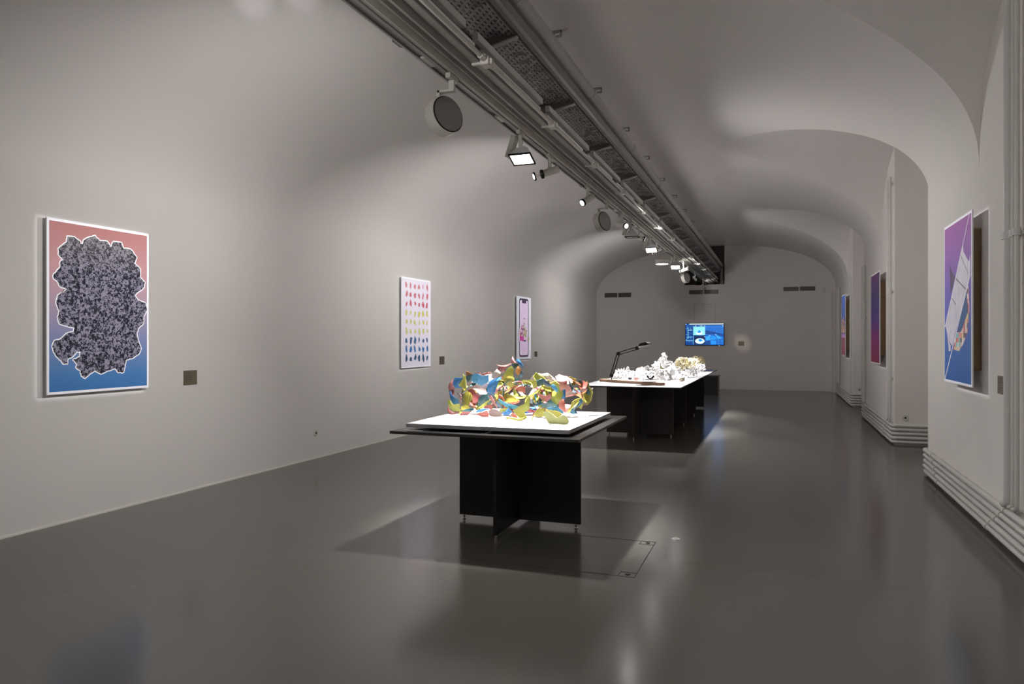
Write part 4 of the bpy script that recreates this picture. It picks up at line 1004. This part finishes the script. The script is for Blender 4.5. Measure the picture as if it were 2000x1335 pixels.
def thicken(bm, th):
    """give an open sheet a back and a rim; the two faces shade smoothly, the rim stays crisp"""
    bm.normal_update()
    vs, fs, be = list(bm.verts), list(bm.faces), [e for e in bm.edges if e.is_boundary]
    loops = []
    for e in be:
        l = e.link_faces[0]; l = [q for q in l.loops if q.edge == e][0]; loops.append((l.vert, l.link_loop_next.vert))
    back = {v: v.co - v.normal * th for v in vs}
    tw = {v: bm.verts.new(back[v]) for v in vs}
    for f in fs: f.smooth = True; bm.faces.new([tw[v] for v in reversed(f.verts)]).smooth = True
    r0 = {v: bm.verts.new(v.co) for ab in loops for v in ab}; r1 = {v: bm.verts.new(back[v]) for v in r0}
    for a, b in loops: bm.faces.new((r0[b], r0[a], r1[a], r1[b]))
def shard_mesh(pts, y, k, thick=.0035):
    """a thin curved shell: outline pts (x, z), bulging in depth"""
    bm = B(); n = len(pts)
    cx = sum(p[0] for p in pts) / n; cz = sum(p[1] for p in pts) / n; k = k * (1.0 if n < 9 else .7)
    R = max(sqrt((p[0] - cx) ** 2 + (p[1] - cz) ** 2) for p in pts)
    vs = [bm.verts.new((a, 0, b)) for a, b in pts]
    f = bm.faces.new(vs)
    r = bmesh.ops.triangulate(bm, faces=[f])
    bmesh.ops.subdivide_edges(bm, edges=list(bm.edges), cuts=2, use_grid_fill=True)
    # long axis of the piece
    sxx = sum((p[0] - cx) ** 2 for p in pts); szz = sum((p[1] - cz) ** 2 for p in pts); sxz = sum((p[0] - cx) * (p[1] - cz) for p in pts)
    ang = .5 * atan2(2 * sxz, sxx - szz); ux, uz = cos(ang), sin(ang)
    for v in bm.verts:
        dx, dz = v.co.x - cx, v.co.z - cz; l = dx * ux + dz * uz; s_ = -dx * uz + dz * ux
        v.co.y = -k * (l * l * .55 + s_ * s_ * 1.4) / R + .25 * s_ * (1 if k > 0 else -1)
    for v in bm.verts: v.co.y += y
    thicken(bm, thick)
    return bm
SO = Vector((-2.06, 5.8, .90))
sc_ = thing('shard_sculpture', 'sprawling sculpture of curved yellow, blue and pink shards on the white board', 'sculpture', SO)
def add_shard(pts, y, c, k, label=None):
    pts = [(a - SO.x, max(b, .904) - SO.z) for a, b in pts]
    bm = shard_mesh(pts, y - SO.y, k)
    for v in bm.verts:
        if v.co.z < .0005: v.co.z = .0005
    o = ob('shard', bm, SM[c], sc_)
    return o
for (y, c, pts, k) in SHARDS: add_shard(pts, y, c, k)
# further shards behind the front ones: three tangled rings
rg = random.Random(21)
RINGS = [  # centre x, y, z, radius x, radius z, depth wobble, count, twist
    (-2.40, 6.00, 1.07, .16, .11, .14, 22, .3), (-2.02, 5.92, 1.06, .20, .13, .12, 34, 1.2), (-1.72, 5.95, 1.08, .18, .12, .14, 26, 2.0)]
pal = ['yel', 'lime', 'olive', 'pink', 'blue', 'teal', 'coral', 'pale', 'sky', 'orange', 'olive', 'maroon']
for (cx, cy, cz, rx, rz, wy, n, tw) in RINGS:
    for i in range(n):
        a = 2 * pi * i / n + rg.uniform(-.15, .15)
        p = Vector((cx + rx * cos(a) - SO.x, cy + wy * sin(a + tw) - SO.y + .08, max(.05, cz + rz * sin(a) * (.9 + .3 * sin(2 * a)) - SO.z)))
        L_ = rg.uniform(.045, .10); w_ = rg.uniform(.025, .045); m_ = rg.randint(5, 7)
        pts = [(L_ * cos(2 * pi * j / m_ + .3) * rg.uniform(.75, 1.1), w_ * sin(2 * pi * j / m_ + .3) * rg.uniform(.7, 1.2)) for j in range(m_)]
        bm = shard_mesh(pts, 0, rg.choice((-.7, .7, .5)))
        T = Matrix.Translation(p) @ Euler((rg.uniform(-1.3, 1.3), -(a + pi / 2) + rg.uniform(-.3, .3), rg.uniform(-.5, .5))).to_matrix().to_4x4()
        bm.transform(T)
        lo = min(v.co.z for v in bm.verts)
        if lo < .001: bmesh.ops.translate(bm, vec=(0, 0, .001 - lo), verts=bm.verts)
        ob('shard', bm, SM[rg.choice(pal)], sc_)

for i in range(34):                                   # thin slivers threaded through the rings
    cx, cy, cz, rx, rz, wy, n, tw = RINGS[i % 3]; a = rg.random() * 6.28
    p = Vector((cx + rx * 1.02 * cos(a) - SO.x, cy - .16 + wy * .6 * sin(a + tw) - SO.y, max(.04, cz + rz * 1.05 * sin(a) - SO.z)))
    L_ = rg.uniform(.04, .085); w_ = rg.uniform(.007, .014)
    pts = [(-L_, 0), (-L_ * .4, -w_), (L_ * .4, -w_ * .8), (L_, .004), (L_ * .3, w_), (-L_ * .5, w_ * .8)]
    bm = shard_mesh(pts, 0, rg.choice((-2.2, 2.2, 1.4)), .003)
    bm.transform(Matrix.Translation(p) @ Euler((rg.uniform(-.8, .8), -(a + pi / 2) + rg.uniform(-.5, .5), rg.uniform(-.4, .4))).to_matrix().to_4x4())
    lo = min(v.co.z for v in bm.verts)
    if lo < .001: bmesh.ops.translate(bm, vec=(0, 0, .001 - lo), verts=bm.verts)
    ob('shard', bm, SM[rg.choice(['olive', 'maroon', 'teal', 'lime', 'slate', 'rose', 'blkbr'])], sc_)

# ------------------------------------------------------------------ on the long table
TT = .85
q = thing('wooden_plank', 'long brown wooden plank lying across the near end of the long table', 'plank', (-2.24, 11.78, TT), math.atan2(-.75, 1.10))
bm = B(); box(bm, -.66, .70, -.055, .055, 0, .044); ob('board', bevel(bm, .003), M['plank'], q)
bm = B(); box(bm, .30, .70, -.085, -.0555, 0, .046); ob('side_block', bevel(bm, .003), M['plank'], q)
q = thing('paper_sheet', 'large white sheet of paper under the wooden plank', 'paper', (-2.45, 11.25, TT), .05)
ob('sheet', bbox(-.38, .38, -.24, .22, 0, .002), M['paper'], q)
# desk lamp
LB = Vector((-2.60, 12.06, TT + .044))
q = thing('desk_lamp', 'black spring arm desk lamp clamped to the wooden plank', 'lamp', LB)
e0, e1, e2 = Vector((0, 0, .06)), Vector((.115, 0, .425)), Vector((.475, -.28, .52))
bm = B(); cyl(bm, (0, 0, 0), (0, 0, .06), .009, n=10); ob('pivot_post', bm, M['black'], q)
bm = B(); tube(bm, fillet([(-.03, -.05, .002), (-.01, -.02, .05), (.03, -.05, .002)], .02), .003, 6); ob('clamp', bm, M['steel'], q)
def pair(a, b, name, off=.020):
    d = (b - a).normalized(); n_ = Vector((d.z, 0, -d.x)).normalized() * off
    for s_ in (-1, 1): bm = B(); cyl(bm, a + n_ * s_, b + n_ * s_, .0085, n=8); ob(name, bm, M['black'], q)
    bm = B(); pts = [a.lerp(b, .03 + .3 * k / 40) + Vector((.006 * cos(k * 1.6), .006 * sin(k * 1.6) , 0)) for k in range(41)]; tube(bm, pts, .0018, 5); ob('spring', bm, M['black'], q)
pair(e0, e1, 'lower_arm'); pair(e1, e2, 'upper_arm')
for e_ in (e0, e1, e2):
    bm = B(); cyl(bm, e_ - Vector((0, .014, 0)), e_ + Vector((0, .014, 0)), .032, n=14); ob('joint', bm, M['black'], q)
bm = B(); tube(bm, fillet([e2, e2 + Vector((.05, -.02, .025)), e2 + Vector((.09, -.04, .045))], .02), .006, 8); ob('neck', bm, M['steel'], q)
hd = e2 + Vector((.13, -.06, .045))
bm = B(); T = Matrix.Translation(hd) @ Euler((0, radians(-8), radians(-25))).to_matrix().to_4x4()
prism(bm, [(-.085, .012), (-.05, .042), (.06, .045), (.10, .02), (.10, .004), (-.085, -.004)], 'y', -.05, .05); bm.transform(T); ob('head', bevel(bm, .003), M['black'], q)
bm = B(); box(bm, -.055, .07, -.028, .028, -.009, -.005, M4=T); ob('lens', bm, M['alu_dark'], q)
# dark bowl on a disc
q = thing('shell_stand', 'dark broken bowl on a thin round disc with a stem, on the plank', 'model', (-1.87, 11.52, TT + .044))
bm = B(); cyl(bm, (0, 0, 0), (0, 0, .035), .004, n=8); ob('stem', bm, M['black'], q)
bm = B(); cyl(bm, (0, 0, .034), (0, 0, .038), .135, n=36); ob('disc', bm, M['plank'], q)
bm = B(); cyl(bm, (0, 0, .0385), (0, 0, .0392), .132, n=36); ob('disc_rim', bm, M['table_black'], q)
bm = B()
rgb = random.Random(2); ring = []
for j in range(7):
    f = j / 6 * 1.25; r = .062 * sin(f); z = .04 + .066 * (1 - cos(f)) * 1.25
    ring.append([bm.verts.new((r * cos(2 * pi * k / 20) * 1.15, r * sin(2 * pi * k / 20), z)) for k in range(20)])
for j in range(6):
    for k in range(20):
        if j >= 3 and (k in (3, 4, 5, 6, 12, 13, 14, 15, 16)) and (j + k) % 5 != 0 or j == 5 and k % 3 == 0: continue
        bm.faces.new((ring[j][k], ring[j][(k + 1) % 20], ring[j + 1][(k + 1) % 20], ring[j + 1][k]))
bmesh.ops.remove_doubles(bm, verts=bm.verts, dist=1e-5)
thicken(bm, .004); ob('broken_bowl', bm, M['slot'], q)

def crumple(rg, R, H, n, size, hollow=.75, z0=0.0):
    """a crust of thin bent flakes around a dome"""
    bm = B()
    for i in range(n):
        a = rg.random() * 2 * pi; f = math.acos(rg.random() * .98); rr = rg.uniform(hollow, 1.0)
        p = Vector((R[0] * rr * sin(f) * cos(a), R[1] * rr * sin(f) * sin(a), z0 + H * rr * cos(f) + .004))
        m_ = rg.randint(4, 6); s_ = size * rg.uniform(.6, 1.35)
        q_ = Euler((rg.uniform(-1.5, 1.5), rg.uniform(-1.5, 1.5), rg.uniform(0, 6.28))).to_matrix()
        cen = Vector((0, 0, s_ * .35)); vs = []; ws = []
        for j in range(m_):
            u = Vector((s_ * cos(2 * pi * j / m_) * rg.uniform(.6, 1.15), s_ * .7 * sin(2 * pi * j / m_) * rg.uniform(.6, 1.15), rg.uniform(-.12, .12) * s_))
            g1, g2 = p + q_ @ u, p + q_ @ (u + Vector((0, 0, .003)))
            g1.z = max(g1.z, z0 + .002); g2.z = max(g2.z, z0 + .003)
            vs.append(bm.verts.new(g1)); ws.append(bm.verts.new(g2))
        c1, c2 = p + q_ @ cen, p + q_ @ (cen + Vector((0, 0, .003))); c1.z = max(c1.z, z0 + .002); c2.z = max(c2.z, z0 + .003)
        c1 = bm.verts.new(c1); c2 = bm.verts.new(c2)
        for j in range(m_):
            k = (j + 1) % m_
            bm.faces.new((vs[j], vs[k], c1)); bm.faces.new((ws[k], ws[j], c2)); bm.faces.new((vs[k], vs[j], ws[j], ws[k]))
    return bm
rg = random.Random(77)
def model(x, y, R, H, n, size, label, lift=.03, base=True, m='model_white', cat='model', group='small white models on the long table'):
    q = thing('crumpled_model', label, cat, (x, y, TT), rg.random() * 6, group)
    if base:
        w_ = R * .62; ob('base_plate', bbox(-w_, w_, -w_ * .7, w_ * .7, 0, .004), M['model_white'], q)
        bm = B(); cyl(bm, (0, 0, .004), (0, 0, lift + .03), .003, n=6); ob('rod', bm, M['steel'], q)
    bm = crumple(rg, (R, R), H, n, size, .55, lift); ob('crust', bm, M[m], q)
ordn = ['first', 'second', 'third', 'fourth', 'fifth', 'sixth', 'seventh', 'eighth', 'ninth']
# left row, going away from the desk lamp
for i, (x, y, r, h_) in enumerate(((-2.58, 12.42, .095, .10), (-2.46, 12.66, .10, .13), (-2.34, 12.95, .10, .16), (-2.56, 13.25, .11, .18), (-2.36, 13.5, .12, .20), (-2.62, 12.86, .10, .19))):
    model(x, y, r, h_, 46, .034, 'small white crumpled model on the left of the long table, %s from the desk lamp' % ordn[i])
# inner row between the lamp and the big one
for i, (x, y, r, h_) in enumerate(((-2.36, 12.42, .055, .05), (-2.20, 12.34, .06, .07), (-2.05, 12.30, .06, .08), (-2.22, 12.68, .07, .12), (-1.94, 12.38, .06, .10))):
    model(x, y, r, h_, 26, .026, 'low white crumpled model in front of the big white one, %s from the left' % ordn[i])
# right row along the edge
for i, (x, y, r, h_) in enumerate(((-1.55, 12.55, .055, .08), (-1.52, 13.0, .06, .11), (-1.54, 13.5, .075, .15), (-1.53, 14.05, .08, .16), (-1.55, 14.65, .085, .17), (-1.54, 15.25, .08, .16), (-1.55, 15.9, .085, .18), (-1.56, 16.5, .08, .17))):
    model(x, y, r, h_, 34, .030, 'white crumpled model on the right edge of the long table, %s from the front' % ordn[i])
for i, (x, y, r, h_) in enumerate(((-1.85, 13.5, .10, .17), (-2.0, 14.4, .11, .16), (-2.4, 14.3, .11, .16), (-1.85, 14.6, .10, .16))):
    model(x, y, r, h_, 34, .034, 'white crumpled model behind the big white one, %s going back' % ordn[i])
# big one
q = thing('crumpled_model', 'biggest white crumpled model, domed with a pointed peak, in the middle of the long table', 'model', (-1.88, 12.98, TT))
ob('base_plate', bbox(-.27, .27, -.22, .22, 0, .006), M['model_white'], q)
bm = crumple(rg, (.26, .25), .35, 260, .06, .55, .006); ob('crust', bm, M['model_white'], q)
bm = crumple(rg, (.07, .07), .20, 46, .045, .3, .27); ob('peak', bm, M['model_white'], q)
bm = B(); prism(bm, [(-.02, .20), (.02, .19), (.055, .205), (.045, .225), (.02, .225), (-.01, .29), (-.03, .31), (-.015, .25)], 'y', -.272, -.268); ob('dark_leaf', bm, mat('olive_leaf', (.12, .13, .06), .6), q)
# cream lattices
def lattice(x, y, R, H, n, label, seed):
    rl = random.Random(seed)
    q = thing('lattice_model', label, 'model', (x, y, TT), 0, 'cream lattice models')
    ob('base_plate', bbox(-R * .8, R * .8, -R * .6, R * .6, 0, .005), M['model_white'], q)
    bm = B()
    for i in range(4):
        a = i * pi / 2 + .7; cyl(bm, (R * .55 * cos(a), R * .5 * sin(a), .004), (R * .6 * cos(a), R * .5 * sin(a), .12), .004, n=6)
    ob('support_rod', bm, M['steel'], q)
    bm = B()
    for i in range(n):
        a = rl.random() * 6.28; f = math.acos(rl.uniform(-.9, .98)); c = Vector((R * .85 * sin(f) * cos(a), R * .8 * sin(f) * sin(a), .09 + H / 2 + H / 2 * .85 * cos(f)))
        nrm = Vector((c.x / R, c.y / R, (c.z - .09 - H / 2) / H)).normalized(); u = nrm.orthogonal().normalized(); v = nrm.cross(u)
        r1, r2 = rl.uniform(.035, .065), rl.uniform(.025, .05); ph = rl.random() * 6
        pts = [c + u * r1 * cos(2 * pi * k / 10 + ph) + v * r2 * sin(2 * pi * k / 10 + ph) + nrm * rl.uniform(-.008, .012) for k in range(11)]
        pts[-1] = pts[0]; tube(bm, pts, rl.uniform(.007, .011), 6, cap=False)
    ob('lattice', bm, M['model_cream'], q)
lattice(-1.80, 15.05, .17, .25, 30, 'nearest and tallest of the three cream lattice models', 1)
lattice(-1.73, 16.15, .16, .21, 26, 'middle of the three cream lattice models', 2)
lattice(-1.72, 16.95, .19, .24, 32, 'farthest of the three cream lattice models', 3)
q = thing('violet_sheet', 'violet sheet at the far right corner of the long table', 'sheet', (-1.62, 17.45, TT))
ob('sheet', bbox(-.26, .22, -.18, .22, 0, .003), M['purple'], q)
# small finds at the front
def cup(x, y, r, label, m):
    q = thing('shell_cup', label, 'model', (x, y, TT), 0, 'small shell shaped pieces')
    ob('base_plate', bbox(-r, r, -r * .7, r * .7, 0, .004), M['model_white'], q)
    bm = B(); cyl(bm, (0, 0, .004), (0, 0, .03), .003, n=6); ob('rod', bm, M['steel'], q)
    bm = B(); ring = []
    for j in range(6):
        f = .1 + j / 5 * 1.5; ring.append([bm.verts.new((r * sin(f) * cos(2 * pi * k / 14), -r * cos(f) * .8 - .0, .045 + r * .6 + r * sin(f) * sin(2 * pi * k / 14) * .9)) for k in range(14)])
    for j in range(5):
        for k in range(14):
            if j == 4 and k in (2, 3, 9): continue
            bm.faces.new((ring[j][k], ring[j][(k + 1) % 14], ring[j + 1][(k + 1) % 14], ring[j + 1][k]))
    thicken(bm, .003); ob('shell', bm, m, q, smooth=True)
cup(-2.18, 12.02, .04, 'small pink shell cup on a stand behind the plank', mat('pink_shell', (.70, .42, .38), .6))
cup(-1.44, 11.92, .045, 'small cream shell cup near the front right corner of the long table', mat('cream_shell', (.74, .66, .52), .6))
cup(-2.30, 12.10, .028, 'tiny dark shell beside the pink shell cup', mat('dark_shell', (.03, .03, .03), .6))
